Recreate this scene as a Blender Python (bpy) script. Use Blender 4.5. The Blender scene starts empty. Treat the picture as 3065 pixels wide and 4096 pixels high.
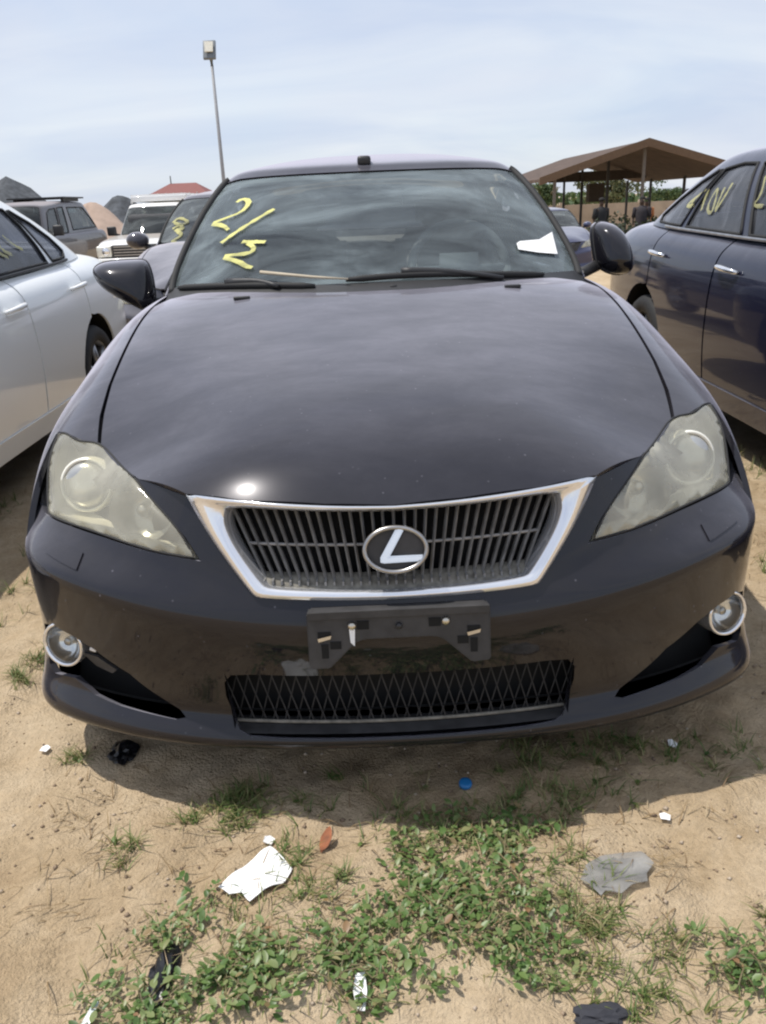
import bpy, bmesh, math, random
import numpy as np
from mathutils import Vector, Matrix
from mathutils.geometry import delaunay_2d_cdt

# ------------------------------------------------------------------ camera, sky, sun, exposure
scene = bpy.context.scene
CAM_F, CAM_POS = 811.4, (-0.035, -1.418, 1.270)
CAM_YAW, CAM_PITCH, CAM_ROLL = 0.009, 0.3633, -0.04265
camd = bpy.data.cameras.new('camera')
camo = bpy.data.objects.new('camera', camd)
scene.collection.objects.link(camo)
scene.camera = camo
camd.sensor_fit = 'VERTICAL'
camd.sensor_height = 24.0
camd.lens = CAM_F * 24.0 / 1024.0
camd.clip_start, camd.clip_end = 0.05, 4000.0
def cam_axes():
    f = np.array([math.sin(CAM_YAW)*math.cos(CAM_PITCH), math.cos(CAM_YAW)*math.cos(CAM_PITCH), -math.sin(CAM_PITCH)])
    r = np.array([math.cos(CAM_YAW), -math.sin(CAM_YAW), 0.0])
    u = np.cross(r, f)
    c, s = math.cos(CAM_ROLL), math.sin(CAM_ROLL)
    return c*r + s*u, -s*r + c*u, f
_r, _u, _f = cam_axes()
camo.matrix_world = Matrix(((_r[0], _u[0], -_f[0], CAM_POS[0]), (_r[1], _u[1], -_f[1], CAM_POS[1]),
                            (_r[2], _u[2], -_f[2], CAM_POS[2]), (0, 0, 0, 1)))

SUN_DIR = Vector((-0.40, 0.08, 1.0)).normalized()
sun_el = math.asin(SUN_DIR.z)
sun_az = math.atan2(SUN_DIR.x, SUN_DIR.y)
world = bpy.data.worlds.new('World')
scene.world = world
world.use_nodes = True
wn, wl = world.node_tree.nodes, world.node_tree.links
wn.clear()
w_out = wn.new('ShaderNodeOutputWorld')
w_bg = wn.new('ShaderNodeBackground')
w_sky = wn.new('ShaderNodeTexSky')
w_sky.sky_type = 'NISHITA'
w_sky.sun_disc = False
w_sky.sun_elevation = sun_el
w_sky.sun_rotation = sun_az
w_sky.air_density, w_sky.dust_density, w_sky.ozone_density = 1.0, 0.5, 2.0
w_bg.inputs['Strength'].default_value = 0.13
# thin high cloud over the whole dome
w_co = wn.new('ShaderNodeTexCoord')
w_sep = wn.new('ShaderNodeSeparateXYZ')
wl.new(w_co.outputs['Generated'], w_sep.inputs[0])
w_den = wn.new('ShaderNodeMath'); w_den.operation = 'ADD'; w_den.inputs[1].default_value = 0.34
w_abs = wn.new('ShaderNodeMath'); w_abs.operation = 'ABSOLUTE'
wl.new(w_sep.outputs['Z'], w_abs.inputs[0]); wl.new(w_abs.outputs[0], w_den.inputs[0])
w_dx = wn.new('ShaderNodeMath'); w_dx.operation = 'DIVIDE'
w_dy = wn.new('ShaderNodeMath'); w_dy.operation = 'DIVIDE'
wl.new(w_sep.outputs['X'], w_dx.inputs[0]); wl.new(w_den.outputs[0], w_dx.inputs[1])
wl.new(w_sep.outputs['Y'], w_dy.inputs[0]); wl.new(w_den.outputs[0], w_dy.inputs[1])
w_cmb = wn.new('ShaderNodeCombineXYZ')
wl.new(w_dx.outputs[0], w_cmb.inputs['X']); wl.new(w_dy.outputs[0], w_cmb.inputs['Y'])
w_noise = wn.new('ShaderNodeTexNoise')
w_noise.inputs['Scale'].default_value = 1.3
w_noise.inputs['Detail'].default_value = 7.0
w_noise.inputs['Roughness'].default_value = 0.55
w_noise.inputs['Distortion'].default_value = 0.35
wl.new(w_cmb.outputs[0], w_noise.inputs['Vector'])
w_rmp = wn.new('ShaderNodeValToRGB')
w_rmp.color_ramp.elements[0].position = 0.33
w_rmp.color_ramp.elements[0].color = (0.70, 0.70, 0.70, 1)
w_rmp.color_ramp.elements[1].position = 0.72
w_rmp.color_ramp.elements[1].color = (0.98, 0.98, 0.98, 1)
wl.new(w_noise.outputs['Fac'], w_rmp.inputs[0])
w_mix = wn.new('ShaderNodeMixRGB')
w_mix.inputs['Color2'].default_value = (4.75, 5.05, 5.70, 1)
wl.new(w_rmp.outputs[0], w_mix.inputs['Fac'])
wl.new(w_sky.outputs[0], w_mix.inputs['Color1'])
# brighter and greyer streaks inside the veil
w_n2 = wn.new('ShaderNodeTexNoise'); w_n2.inputs['Scale'].default_value = 2.1; w_n2.inputs['Detail'].default_value = 6.0; w_n2.inputs['Distortion'].default_value = 0.6
w_map = wn.new('ShaderNodeMapping'); w_map.inputs['Scale'].default_value = (0.55, 1.5, 1.0); w_map.inputs['Rotation'].default_value = (0, 0, 0.35)
wl.new(w_cmb.outputs[0], w_map.inputs[0]); wl.new(w_map.outputs[0], w_n2.inputs['Vector'])
w_r2 = wn.new('ShaderNodeValToRGB')
w_r2.color_ramp.elements[0].position = 0.32; w_r2.color_ramp.elements[0].color = (0.88, 0.92, 1.0, 1)
w_r2.color_ramp.elements[1].position = 0.68; w_r2.color_ramp.elements[1].color = (1.13, 1.11, 1.07, 1)
wl.new(w_n2.outputs['Fac'], w_r2.inputs[0])
w_mul = wn.new('ShaderNodeMixRGB'); w_mul.blend_type = 'MULTIPLY'; w_mul.inputs['Fac'].default_value = 1.0
wl.new(w_mix.outputs[0], w_mul.inputs['Color1']); wl.new(w_r2.outputs[0], w_mul.inputs['Color2'])
wl.new(w_mul.outputs[0], w_bg.inputs['Color'])
wl.new(w_bg.outputs[0], w_out.inputs['Surface'])

sund = bpy.data.lights.new('sun', 'SUN')
sund.energy = 3.6
sund.angle = math.radians(0.6)
sund.color = (1.0, 0.95, 0.87)
suno = bpy.data.objects.new('sun', sund)
scene.collection.objects.link(suno)
suno.rotation_euler = (-SUN_DIR).to_track_quat('-Z', 'Y').to_euler()
suno.location = (-6, 2, 14)

vs = scene.view_settings
scene.display_settings.display_device = 'sRGB'
vs.view_transform = 'Standard'
vs.look = 'None'
vs.exposure = 0.22
vs.gamma = 1.0
vs.use_curve_mapping = False
scene.cycles.max_bounces = 10
scene.cycles.caustics_reflective = False
scene.cycles.caustics_refractive = False
scene.cycles.use_denoising = True
scene.cycles.filter_width = 2.2          # the photograph is soft

random.seed(7)
np.random.seed(7)
COL = scene.collection
#GEO-BEGIN
# ------------------------------------------------------------------ smooth surfaces given by nets of points
def nat_weights(n):
    """second-derivative matrix of the natural cubic spline on knots 0..n-1"""
    A = np.zeros((n, n)); B = np.zeros((n, n))
    A[0, 0] = A[-1, -1] = 1
    for i in range(1, n-1):
        A[i, i-1] = 1; A[i, i] = 4; A[i, i+1] = 1
        B[i, i-1] = 6; B[i, i] = -12; B[i, i+1] = 6
    return np.linalg.solve(A, B)
_NW = {}
def weights(n, t):
    t = np.asarray(t, float)
    if n not in _NW: _NW[n] = nat_weights(n)
    M = _NW[n]
    i = np.clip(np.floor(t).astype(int), 0, n-2)
    b = t - i; a = 1 - b
    W = np.zeros((len(t), n)); k = np.arange(len(t))
    W[k, i] += a; W[k, i+1] += b
    W += ((a**3-a)/6)[:, None]*M[i] + ((b**3-b)/6)[:, None]*M[i+1]
    return W
class Net:
    """rows (t) x columns (s) of points; mirrored about x = 0 at column 0, and at the last column too when closed"""
    def __init__(self, P, closed=False, flip=False):
        P = np.array(P, float)
        self.nr, self.nc = P.shape[:2]
        mir = np.array([-1, 1, 1])
        left = P[:, 1:][:, ::-1]*mir
        full = [left, P]
        if closed: full.append(P[:, :-1][:, ::-1]*mir)
        self.P = np.concatenate(full, 1)
        self.off = self.nc-1
        self.sgn = -1.0 if flip else 1.0
    def pos(self, st):
        st = np.asarray(st, float).reshape(-1, 2)
        return np.einsum('nr,nc,rcd->nd', weights(self.nr, st[:, 1]), weights(self.P.shape[1], st[:, 0]+self.off), self.P)
    def nrm(self, st, h=1e-3):
        st = np.asarray(st, float).reshape(-1, 2)
        a = self.pos(st+[h, 0])-self.pos(st-[h, 0]); b = self.pos(st+[0, h])-self.pos(st-[0, h])
        n = np.cross(a, b)*self.sgn
        return n/np.maximum(np.linalg.norm(n, axis=1), 1e-12)[:, None]

# ---- front bumper skin of the sedan: columns centre -> wheel arch, rows top -> underside
BX = np.array([0, .18, .32, .44, .56, .67, .765, .832, .874, .890])
D0 = np.array([0, .010, .040, .085, .160, .250, .335, .42, .51, .60])
D1 = np.array([0, .008, .033, .072, .135, .212, .290, .37, .455, .535])
D2 = np.array([0, .008, .030, .064, .115, .180, .248, .322, .41, .50])
D3 = np.array([0, .006, .024, .052, .095, .150, .212, .282, .375, .475])
D4 = np.array([0, .006, .022, .046, .085, .138, .200, .272, .365, .470])
D5 = np.array([0, .006, .021, .043, .078, .125, .178, .230, .300, .405])
D6 = (D4+D5)/2
def brow(y0, D, zc, ze, xs=1.0):
    k = (BX/BX[-1])**1.6
    return np.stack([BX*xs, y0+D, zc+(ze-zc)*k], 1)
BUMPER = Net([
    brow(.112, D0, .705, .70),
    brow(.096, D1, .635, .635),
    brow(.074, D2, .555, .590, 1.004),
    brow(.048, D3, .490, .555, 1.012),
    brow(.036, D3, .440, .520, 1.012),
    brow(.040, D3, .395, .450, 1.012),
    brow(.056, D4, .335, .360, 1.012),
    brow(.070, D6, .275, .285, 1.010),
    brow(.074, D5, .235, .240, 1.008),
    brow(.060, D5, .208, .212, 1.012),
    brow(.046, D5, .184, .178, 1.018),
    brow(.052, D5, .163, .150, 1.012),
    brow(.090, D5, .152, .138, .992),
    brow(.160, D5, .150, .135, .96)], flip=True)
# ---- hood, fenders and flanks: columns centre -> sill, rows nose -> tail
TX = [0, .20, .36, .52, .70, .79, .852, .885, .898, .895, .87]
def trow(y, z, x=None):
    x = TX if x is None else x
    return [(a, y, b) for a, b in zip(x, z)]
TOP = Net([
    trow(.06, [.696, .688, .660, .615, .545, .50, .45, .40, .35, .30, .25], [0, .2, .36, .52, .68, .75, .79, .81, .82, .82, .81]),
    trow(.20, [.791, .784, .760, .708, .640, .60, .54, .48, .40, .32, .25], [0, .2, .36, .52, .69, .765, .81, .83, .84, .84, .83]),
    trow(.36, [.850, .843, .820, .766, .700, .66, .60, .53, .44, .34, .25], [0, .2, .36, .52, .695, .780, .842, .870, .880, .878, .862]),
    trow(.52, [.888, .882, .864, .826, .770, .738, .69, .62, .51, .38, .26], [0, .2, .36, .52, .70, .790, .860, .890, .900, .898, .878]),
    trow(.72, [.930, .926, .913, .890, .855, .818, .765, .69, .57, .42, .27], [0, .2, .36, .52, .70, .796, .872, .906, .917, .914, .894]),
    trow(.95, [.978, .975, .966, .950, .926, .888, .830, .745, .61, .44, .27], [0, .2, .36, .52, .705, .795, .862, .900, .913, .910, .885]),
    trow(1.25, [1.036, 1.033, 1.026, 1.012, .985, .945, .880, .785, .635, .45, .26], [0, .2, .36, .52, .71, .80, .864, .893, .900, .890, .865]),
    trow(1.60, [1.045, 1.044, 1.04, 1.03, 1.005, .97, .905, .80, .64, .45, .23]),
    trow(2.2, [1.05, 1.05, 1.045, 1.035, 1.01, .975, .915, .805, .64, .45, .22]),
    trow(2.9, [1.06, 1.06, 1.055, 1.045, 1.02, .985, .925, .815, .65, .45, .22]),
    trow(3.5, [1.085, 1.08, 1.075, 1.06, 1.035, 1.00, .94, .83, .66, .46, .26]),
    trow(4.05, [1.085, 1.08, 1.07, 1.055, 1.025, .985, .92, .82, .65, .46, .30], [0, .2, .36, .52, .70, .785, .84, .87, .88, .875, .85]),
    trow(4.38, [1.055, 1.05, 1.04, 1.02, .985, .94, .88, .79, .63, .46, .32], [0, .2, .36, .51, .675, .75, .80, .825, .83, .825, .80]),
    trow(4.52, [.98, .975, .965, .945, .91, .87, .82, .74, .61, .46, .34], [0, .2, .36, .50, .64, .70, .74, .76, .765, .76, .74])], flip=False)
# ---- greenhouse: columns windscreen centre -> round the side -> rear window centre, rows base -> roof
G0 = [(0, 1.17, 1.02), (.38, 1.24, 1.015), (.675, 1.45, 1.005), (.755, 1.61, .995), (.785, 1.97, .99), (.79, 2.45, .995), (.78, 3.0, 1.005), (.735, 3.85, 1.03), (.40, 4.14, 1.065), (0, 4.22, 1.075)]
G4 = [(0, 1.915, 1.384), (.30, 1.945, 1.384), (.525, 2.02, 1.378), (.575, 2.13, 1.368), (.59, 2.42, 1.374), (.59, 2.72, 1.370), (.578, 3.12, 1.365), (.51, 3.42, 1.345), (.26, 3.48, 1.362), (0, 3.49, 1.368)]
def gmix(a, b, k, bulge):
    a, b = np.array(a, float), np.array(b, float)
    p = a+(b-a)*k
    c = np.array([0, 2.7, 0])
    d = (p-c)*np.array([1, 1, 0]); d /= np.maximum(np.linalg.norm(d, axis=1), 1e-6)[:, None]
    return p+d*bulge+np.array([0, 0, bulge*.35])
def roofrow(k, z, z0=1.378):
    g = np.array(G4, float).copy()
    c = np.array([0, 2.68, 0.0])
    g[:, :2] = c[:2]+(g[:, :2]-c[:2])*k
    g[:, 2] = g[:, 2]+(z-z0)
    g[:, 2] += (z-g[:, 2])*(1-k)
    return g
GREEN = Net([gmix(G0, G4, 0, 0), gmix(G0, G4, .25, .018), gmix(G0, G4, .5, .026), gmix(G0, G4, .75, .022), gmix(G0, G4, .96, .006),
             roofrow(.955, 1.400), roofrow(.86, 1.420), roofrow(.6, 1.450), roofrow(.3, 1.468), roofrow(.03, 1.472)], closed=True, flip=False)
#GEO-END
# ------------------------------------------------------------------ materials
def mat(name):
    m = bpy.data.materials.new(name); m.use_nodes = True
    nt = m.node_tree; nt.nodes.clear()
    out = nt.nodes.new('ShaderNodeOutputMaterial')
    return m, nt, out
def node(nt, typ, **kw):
    n = nt.nodes.new(typ)
    for k, v in kw.items():
        if k.startswith('_'): setattr(n, k[1:], v)
        else: n.inputs[k.replace('__', ' ')].default_value = v
    return n
def coords(nt, kind='Object'):
    return node(nt, 'ShaderNodeTexCoord').outputs[kind]
def noise(nt, scale, detail=4, rough=.55, vec=None, dist=0.0):
    n = node(nt, 'ShaderNodeTexNoise', Scale=scale, Detail=detail, Roughness=rough, Distortion=dist)
    nt.links.new(vec if vec is not None else coords(nt), n.inputs['Vector'])
    return n.outputs['Fac']
def ramp(nt, fac, stops):
    r = node(nt, 'ShaderNodeValToRGB')
    e = r.color_ramp.elements
    while len(e) < len(stops): e.new(0.5)
    for q, (p, c) in zip(e, stops):
        q.position = p
        q.color = (c, c, c, 1) if isinstance(c, (int, float)) else (*c, 1)
    nt.links.new(fac, r.inputs[0])
    return r.outputs[0]
def pbsdf(nt, **kw):
    b = node(nt, 'ShaderNodeBsdfPrincipled')
    for k, v in kw.items():
        k = k.replace('__', ' ')
        if hasattr(v, 'is_linked') or v.__class__.__name__ == 'NodeSocketColor' or v.__class__.__name__.startswith('NodeSocket'):
            nt.links.new(v, b.inputs[k])
        else:
            b.inputs[k].default_value = (*v, 1) if isinstance(v, tuple) and len(v) == 3 else v
    return b
def simple(name, col, rough=.6, metal=0.0, var=.12, scale=14, bump=0.0, spec=.5, dist=0.0):
    m, nt, out = mat(name)
    f = noise(nt, scale, 5)
    lo = tuple(c*(1-var) for c in col); hi = tuple(min(1, c*(1+var)) for c in col)
    b = pbsdf(nt, Base__Color=ramp(nt, f, [(.3, lo), (.7, hi)]), Roughness=rough, Metallic=metal)
    b.inputs['Specular IOR Level'].default_value = spec
    if bump:
        bp = node(nt, 'ShaderNodeBump', Strength=bump, Distance=.01)
        nt.links.new(noise(nt, scale*3, 5), bp.inputs['Height']); nt.links.new(bp.outputs[0], b.inputs['Normal'])
    nt.links.new(b.outputs[0], out.inputs[0])
    return m
def mth(nt, op, a, b=None, clamp=False):
    n = node(nt, 'ShaderNodeMath', _operation=op); n.use_clamp = clamp
    for i, v in enumerate((a, b)):
        if v is None: continue
        if isinstance(v, (int, float)): n.inputs[i].default_value = v
        else: nt.links.new(v, n.inputs[i])
    return n.outputs[0]
def film(nt, side, top, var, pw=1.8):
    """opacity of a dust film, also painted sky sheen: stronger on faces that look up and where seen edge-on"""
    g = node(nt, 'ShaderNodeNewGeometry'); sp = node(nt, 'ShaderNodeSeparateXYZ'); nt.links.new(g.outputs['Normal'], sp.inputs[0])
    up = mth(nt, 'POWER', mth(nt, 'MAXIMUM', sp.outputs['Z'], 0.0), 1.5)
    f = mth(nt, 'MULTIPLY', mth(nt, 'ADD', mth(nt, 'MULTIPLY', up, top), side), var)
    lw = node(nt, 'ShaderNodeLayerWeight', Blend=.5)
    cs = mth(nt, 'MAXIMUM', mth(nt, 'SUBTRACT', 1.0, lw.outputs['Facing']), .08)
    return mth(nt, 'SUBTRACT', 1.0, mth(nt, 'POWER', mth(nt, 'SUBTRACT', 1.0, f), mth(nt, 'DIVIDE', 1.0, mth(nt, 'POWER', cs, pw))), True)  # edge-on gain lightens the colour in place of reflected sky, beyond plain dust
def paint(name, col, metal=.5, rough=.38, dust=.06, dust_sheen_col=(.34, .31, .28), coat=1.0, coatrough=.045, speck=True, sheen=0.0, top=.036):
    """lacquered car paint with a thin uneven film of dust and painted sky sheen, plus a few dried specks"""
    m, nt, out = mat(name)
    b = pbsdf(nt, Base__Color=col, Metallic=metal, Roughness=rough, Coat__Weight=coat, Coat__Roughness=coatrough, Sheen__Weight=sheen, Sheen__Roughness=.35, Sheen__Tint=dust_sheen_col)
    b.inputs['Specular IOR Level'].default_value = .05
    d = node(nt, 'ShaderNodeBsdfDiffuse'); d.inputs[0].default_value = (*dust_sheen_col, 1)
    mx = node(nt, 'ShaderNodeMixShader')
    mp = node(nt, 'ShaderNodeMapping'); mp.inputs['Scale'].default_value = (1, 2.2, 1.6); mp.inputs['Rotation'].default_value = (0, 0, .25); nt.links.new(coords(nt), mp.inputs[0])
    fac = film(nt, dust, top, ramp(nt, noise(nt, 3.2, 9, .70, mp.outputs[0], .25), [(.28, .6), (.5, 1.0), (.74, 1.6)]))
    if speck:
        v = node(nt, 'ShaderNodeTexVoronoi', Scale=38.0); nt.links.new(coords(nt), v.inputs['Vector'])
        sp = ramp(nt, v.outputs['Distance'], [(.03, .26), (.12, 0)])
        gate = ramp(nt, noise(nt, 17, 5, .7), [(.48, 0), (.62, 1)])
        mu = node(nt, 'ShaderNodeMath', _operation='MULTIPLY'); nt.links.new(sp, mu.inputs[0]); nt.links.new(gate, mu.inputs[1])
        ad = node(nt, 'ShaderNodeMath', _operation='ADD'); nt.links.new(fac, ad.inputs[0]); nt.links.new(mu.outputs[0], ad.inputs[1])
        fac = ad.outputs[0]
    nt.links.new(fac, mx.inputs[0]); nt.links.new(b.outputs[0], mx.inputs[1]); nt.links.new(d.outputs[0], mx.inputs[2])
    bp = node(nt, 'ShaderNodeBump', Strength=.035, Distance=.02)
    nt.links.new(noise(nt, 2.6, 2), bp.inputs['Height']); nt.links.new(bp.outputs[0], b.inputs['Coat Normal'])
    nt.links.new(mx.outputs[0], out.inputs[0])
    return m
def glass(name, tint, dust, dust_sheen_col=(.55, .58, .58), rough=.02, streak=2.2):
    """thin sheet of glass: tinted see-through, Fresnel gloss, smeared film of dust and painted sky haze"""
    m, nt, out = mat(name)
    tr = node(nt, 'ShaderNodeBsdfTransparent'); tr.inputs[0].default_value = (*tint, 1)
    gl = node(nt, 'ShaderNodeBsdfGlossy'); gl.inputs['Roughness'].default_value = rough
    fr = node(nt, 'ShaderNodeFresnel', IOR=1.5)
    a = node(nt, 'ShaderNodeMixShader'); nt.links.new(fr.outputs[0], a.inputs[0]); nt.links.new(tr.outputs[0], a.inputs[1]); nt.links.new(gl.outputs[0], a.inputs[2])
    df = node(nt, 'ShaderNodeBsdfDiffuse'); df.inputs[0].default_value = (*dust_sheen_col, 1)
    mp = node(nt, 'ShaderNodeMapping'); mp.inputs['Scale'].default_value = (1, streak, 1.4)
    nt.links.new(coords(nt), mp.inputs[0])
    f = film(nt, dust*.28, dust*.20, ramp(nt, noise(nt, 2.3, 8, .62, mp.outputs[0], .8), [(.30, .15), (.5, .9), (.72, 2.4)]), 1.0)
    b = node(nt, 'ShaderNodeMixShader'); nt.links.new(f, b.inputs[0]); nt.links.new(a.outputs[0], b.inputs[1]); nt.links.new(df.outputs[0], b.inputs[2])
    nt.links.new(b.outputs[0], out.inputs[0])
    return m
M = {}
M['black_paint'] = paint('black_paint', (.0095, .0090, .0125), .12, .22, .001, (.39, .385, .45), top=.036, coat=.85)
M['silver_paint'] = paint('silver_paint', (.96, .98, .98), .0, .34, .002, (.6, .6, .58), top=.01)
M['navy_paint'] = paint('navy_paint', (.006, .008, .026), .0, .3, .0, (.38, .39, .46), top=.022, coat=.8)
M['grey_paint'] = paint('grey_paint', (.050, .048, .058), .3, .4, .012, (.40, .39, .43), top=.03)
M['white_paint'] = paint('white_paint', (.80, .80, .79), 0, .4, .01, speck=False, top=.004)
M['bronze_paint'] = paint('bronze_paint', (.075, .068, .070), .3, .42, .03, (.30, .28, .29), speck=False, top=.03)
M['plastic'] = simple('black_plastic', (.022, .022, .024), .5, bump=.05, scale=40)
M['plastic_dusty'] = simple('dusty_black_plastic', (.038, .037, .038), .6, var=.35, scale=22)
M['rubber'] = simple('rubber', (.018, .018, .019), .75, scale=30)
M['void'] = simple('liner_shade_black', (.006, .006, .006), .9)  # near-black liners: the shade of gaps and openings is put into the colour
M['chrome'] = simple('chrome', (.86, .87, .90), .13, .80, .04, 6)
M['chrome_dull'] = simple('dull_chrome', (.44, .43, .42), .30, 1.0, .2, 20)
M['slat'] = simple('grille_slat_grey', (.27, .265, .26), .45, .2, .3, 30)
M['grille_dust'] = simple('dusty_grille_shelf', (.20, .185, .155), .8, var=.4, scale=60)
M['glass_screen'] = glass('windscreen_glass', (.82, .92, .93), .19, (.42, .50, .53))  # bluish film colour holds sky haze as well as dust
M['glass_tint'] = glass('tinted_window_glass', (.16, .17, .20), .16, (.40, .42, .48))
M['glass_far'] = glass('far_car_glass', (.30, .36, .36), .16, (.42, .46, .46))
M['interior'] = simple('interior_grey', (.060, .062, .066), .8, scale=20)
M['seat'] = simple('seat_cloth', (.12, .115, .11), .85, scale=25)
M['lens_glass'] = glass('fog_lens', (.92, .93, .90), .10, (.7, .7, .66))
M['reflector'] = simple('lamp_reflector_cream', (.92, .90, .80), .25, .15, .06, 24)
M['reflector_dark'] = simple('lamp_bowl_grey', (.50, .50, .48), .22, .6, .2, 20)
M['yellow_mark'] = glass('yellow_marker_paint', (.98, .98, .85), 1.55, (.66, .64, .25), streak=9)
M['yellow_faint'] = glass('faint_yellow_marker', (.95, .95, .8), .70, (.55, .52, .24))
M['paper'] = simple('white_paper', (.86, .86, .86), .75, var=.05, scale=6)
M['steel'] = simple('zinc_screw', (.62, .58, .50), .35, 1.0)
M['alloy'] = simple('wheel_alloy', (.38, .38, .39), .35, .8)
M['wood'] = simple('straw_coloured_stick', (.48, .42, .32), .8)
def lens_cover():
    m, nt, out = mat('clouded_headlight_lens')
    tr = node(nt, 'ShaderNodeBsdfTransparent'); tr.inputs[0].default_value = (.97, .95, .83, 1)
    df = pbsdf(nt, Base__Color=(.95, .91, .74), Roughness=.35, Coat__Weight=.7, Coat__Roughness=.08)
    mx = node(nt, 'ShaderNodeMixShader')
    f = ramp(nt, noise(nt, 7, 6, .6), [(.25, .18), (.55, .29), (.85, .46)])
    nt.links.new(f, mx.inputs[0]); nt.links.new(tr.outputs[0], mx.inputs[1]); nt.links.new(df.outputs[0], mx.inputs[2])
    gl = node(nt, 'ShaderNodeBsdfGlossy'); gl.inputs['Roughness'].default_value = .06
    fr = node(nt, 'ShaderNodeFresnel', IOR=1.45)
    m2 = node(nt, 'ShaderNodeMixShader'); nt.links.new(fr.outputs[0], m2.inputs[0]); nt.links.new(mx.outputs[0], m2.inputs[1]); nt.links.new(gl.outputs[0], m2.inputs[2])
    nt.links.new(m2.outputs[0], out.inputs[0])
    return m
M['lens_cover'] = lens_cover()

# ------------------------------------------------------------------ mesh helpers
def empty(name, loc=(0, 0, 0), rz=0.0):
    o = bpy.data.objects.new(name, None); COL.objects.link(o)
    o.location = loc; o.rotation_euler = (0, 0, rz); o.empty_display_size = .2
    return o
def tag(o, label, cat, group=None):
    o['label'] = label; o['category'] = cat
    if group: o['group'] = group
    return o
def mesh_obj(name, V, F, m, parent=None, smooth=True, N=None):
    me = bpy.data.meshes.new(name)
    me.from_pydata([tuple(map(float, v)) for v in V], [], [tuple(map(int, f)) for f in F])
    me.materials.append(m)
    me.polygons.foreach_set('use_smooth', [bool(smooth)]*len(me.polygons))
    if N is not None:
        me.normals_split_custom_set([tuple(n) for n in N])
    me.update()
    o = bpy.data.objects.new(name, me); COL.objects.link(o)
    if parent is not None: o.parent = parent
    return o
def densify(poly, step=.12):
    out = []
    for i in range(len(poly)):
        a = np.array(poly[i], float); b = np.array(poly[(i+1) % len(poly)], float)
        n = max(1, int(np.ceil(np.linalg.norm(b-a)/step)))
        for k in range(n): out.append(a+(b-a)*k/n)
    return np.array(out)
def curve_through(pts, n, closed=False):
    """smooth curve through points (natural spline), n samples"""
    P = np.array(pts, float); k = len(P)
    if closed:
        Q = np.concatenate([P[-3:], P, P[:3]]); t = 3+np.linspace(0, k, n, endpoint=False)
        return weights(len(Q), t) @ Q
    return weights(k, np.linspace(0, k-1, n)) @ P
def inside(poly, q):
    poly = np.asarray(poly); x, y = q[:, 0], q[:, 1]
    c = np.zeros(len(q), bool); j = len(poly)-1
    for i in range(len(poly)):
        xi, yi = poly[i]; xj, yj = poly[j]
        if yi != yj:
            c ^= ((yi > y) != (yj > y)) & (x < (xj-xi)*(y-yi)/(yj-yi)+xi)
        j = i
    return c
def cdt(outer, holes, du, dv):
    loops = [outer]+list(holes)
    pts = []; edges = []
    for L in loops:
        b = len(pts); n = len(L)
        pts += [Vector((float(a), float(c))) for a, c in L]
        edges += [(b+i, b+(i+1) % n) for i in range(n)]
    lo = np.min(outer, 0); hi = np.max(outer, 0)
    gx, gy = np.meshgrid(np.arange(lo[0]+du/2, hi[0], du), np.arange(lo[1]+dv/2, hi[1], dv))
    g = np.stack([gx.ravel(), gy.ravel()], 1)
    ok = inside(outer, g)
    for h in holes: ok &= ~inside(h, g)
    allb = np.concatenate([np.asarray(L) for L in loops])
    g = g[ok]
    if len(g):
        d = np.min((((g[:, None]-allb[None])/np.array([du, dv]))**2).sum(2), 1)
        g = g[d > .16]
    pts += [Vector((a, c)) for a, c in g]
    v, e, f, *_ = delaunay_2d_cdt(pts, edges, [], 0, 1e-7)
    v = np.array([(a.x, a.y) for a in v]); f = np.array([t for t in f if len(t) == 3])
    c = v[f].mean(1)
    ar = np.abs(np.cross(v[f[:, 1]]-v[f[:, 0]], v[f[:, 2]]-v[f[:, 0]]))
    ok = inside(outer, c) & (ar > 1e-7)
    for h in holes: ok &= ~inside(h, c)
    return v, f[ok]
def trim(name, net, outer, holes=(), m=None, parent=None, du=.14, dv=.14, rim=.012, side=0, offset=0.0, xf=None, step=.1, rimdir=None):
    """panel cut from a net. side 0: both halves in one mesh; +1/-1: one half. rim: depth of the folded edge."""
    outer = densify(outer, step); holes = [densify(h, step*.7) for h in holes]
    uv, F = cdt(outer, holes, du, dv)
    P = net.pos(uv); N = net.nrm(uv)
    if offset: P = P+N*offset
    V, FF, LN = [], [], []
    E = {}
    for a, b, c in F:
        for e in ((a, b), (b, c), (c, a)):
            k = (min(e), max(e)); E.setdefault(k, []).append(e)
    bd = [v[0] for v in E.values() if len(v) == 1 and not (side == 0 and abs(uv[v[0][0], 0]) < 1e-5 and abs(uv[v[0][1], 0]) < 1e-5)]
    g = np.cross(P[F[:, 1]]-P[F[:, 0]], P[F[:, 2]]-P[F[:, 0]])
    tri_flip = (g*N[F[:, 0]]).sum() < 0
    for sg in ((1, -1) if side == 0 else (side,)):
        b0 = len(V); S = np.array([sg, 1, 1])
        V += list(P*S)
        fl = tri_flip ^ (sg < 0)
        for a, b, c in F:
            t = (a, c, b) if fl else (a, b, c)
            FF.append([b0+k for k in t]); LN += [N[k]*S for k in t]
        if rim:
            b1 = len(V); ids = {}
            for e in bd:
                for k in e:
                    if k not in ids:
                        ids[k] = len(V); V.append(P[k]*S); V.append((P[k]-N[k]*rim)*S)
            for a, b in bd:
                q = [ids[b], ids[a], ids[a]+1, ids[b]+1]
                if fl: q = q[::-1]
                FF.append(q)
                n = np.cross(np.array(V[q[1]])-np.array(V[q[0]]), np.array(V[q[2]])-np.array(V[q[0]]))
                n = n/max(np.linalg.norm(n), 1e-12); LN += [n]*4
    V = np.array(V)
    if xf is not None: V = xf(V)
    return mesh_obj(name, V, FF, m, parent, True, LN if xf is None else None)
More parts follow.
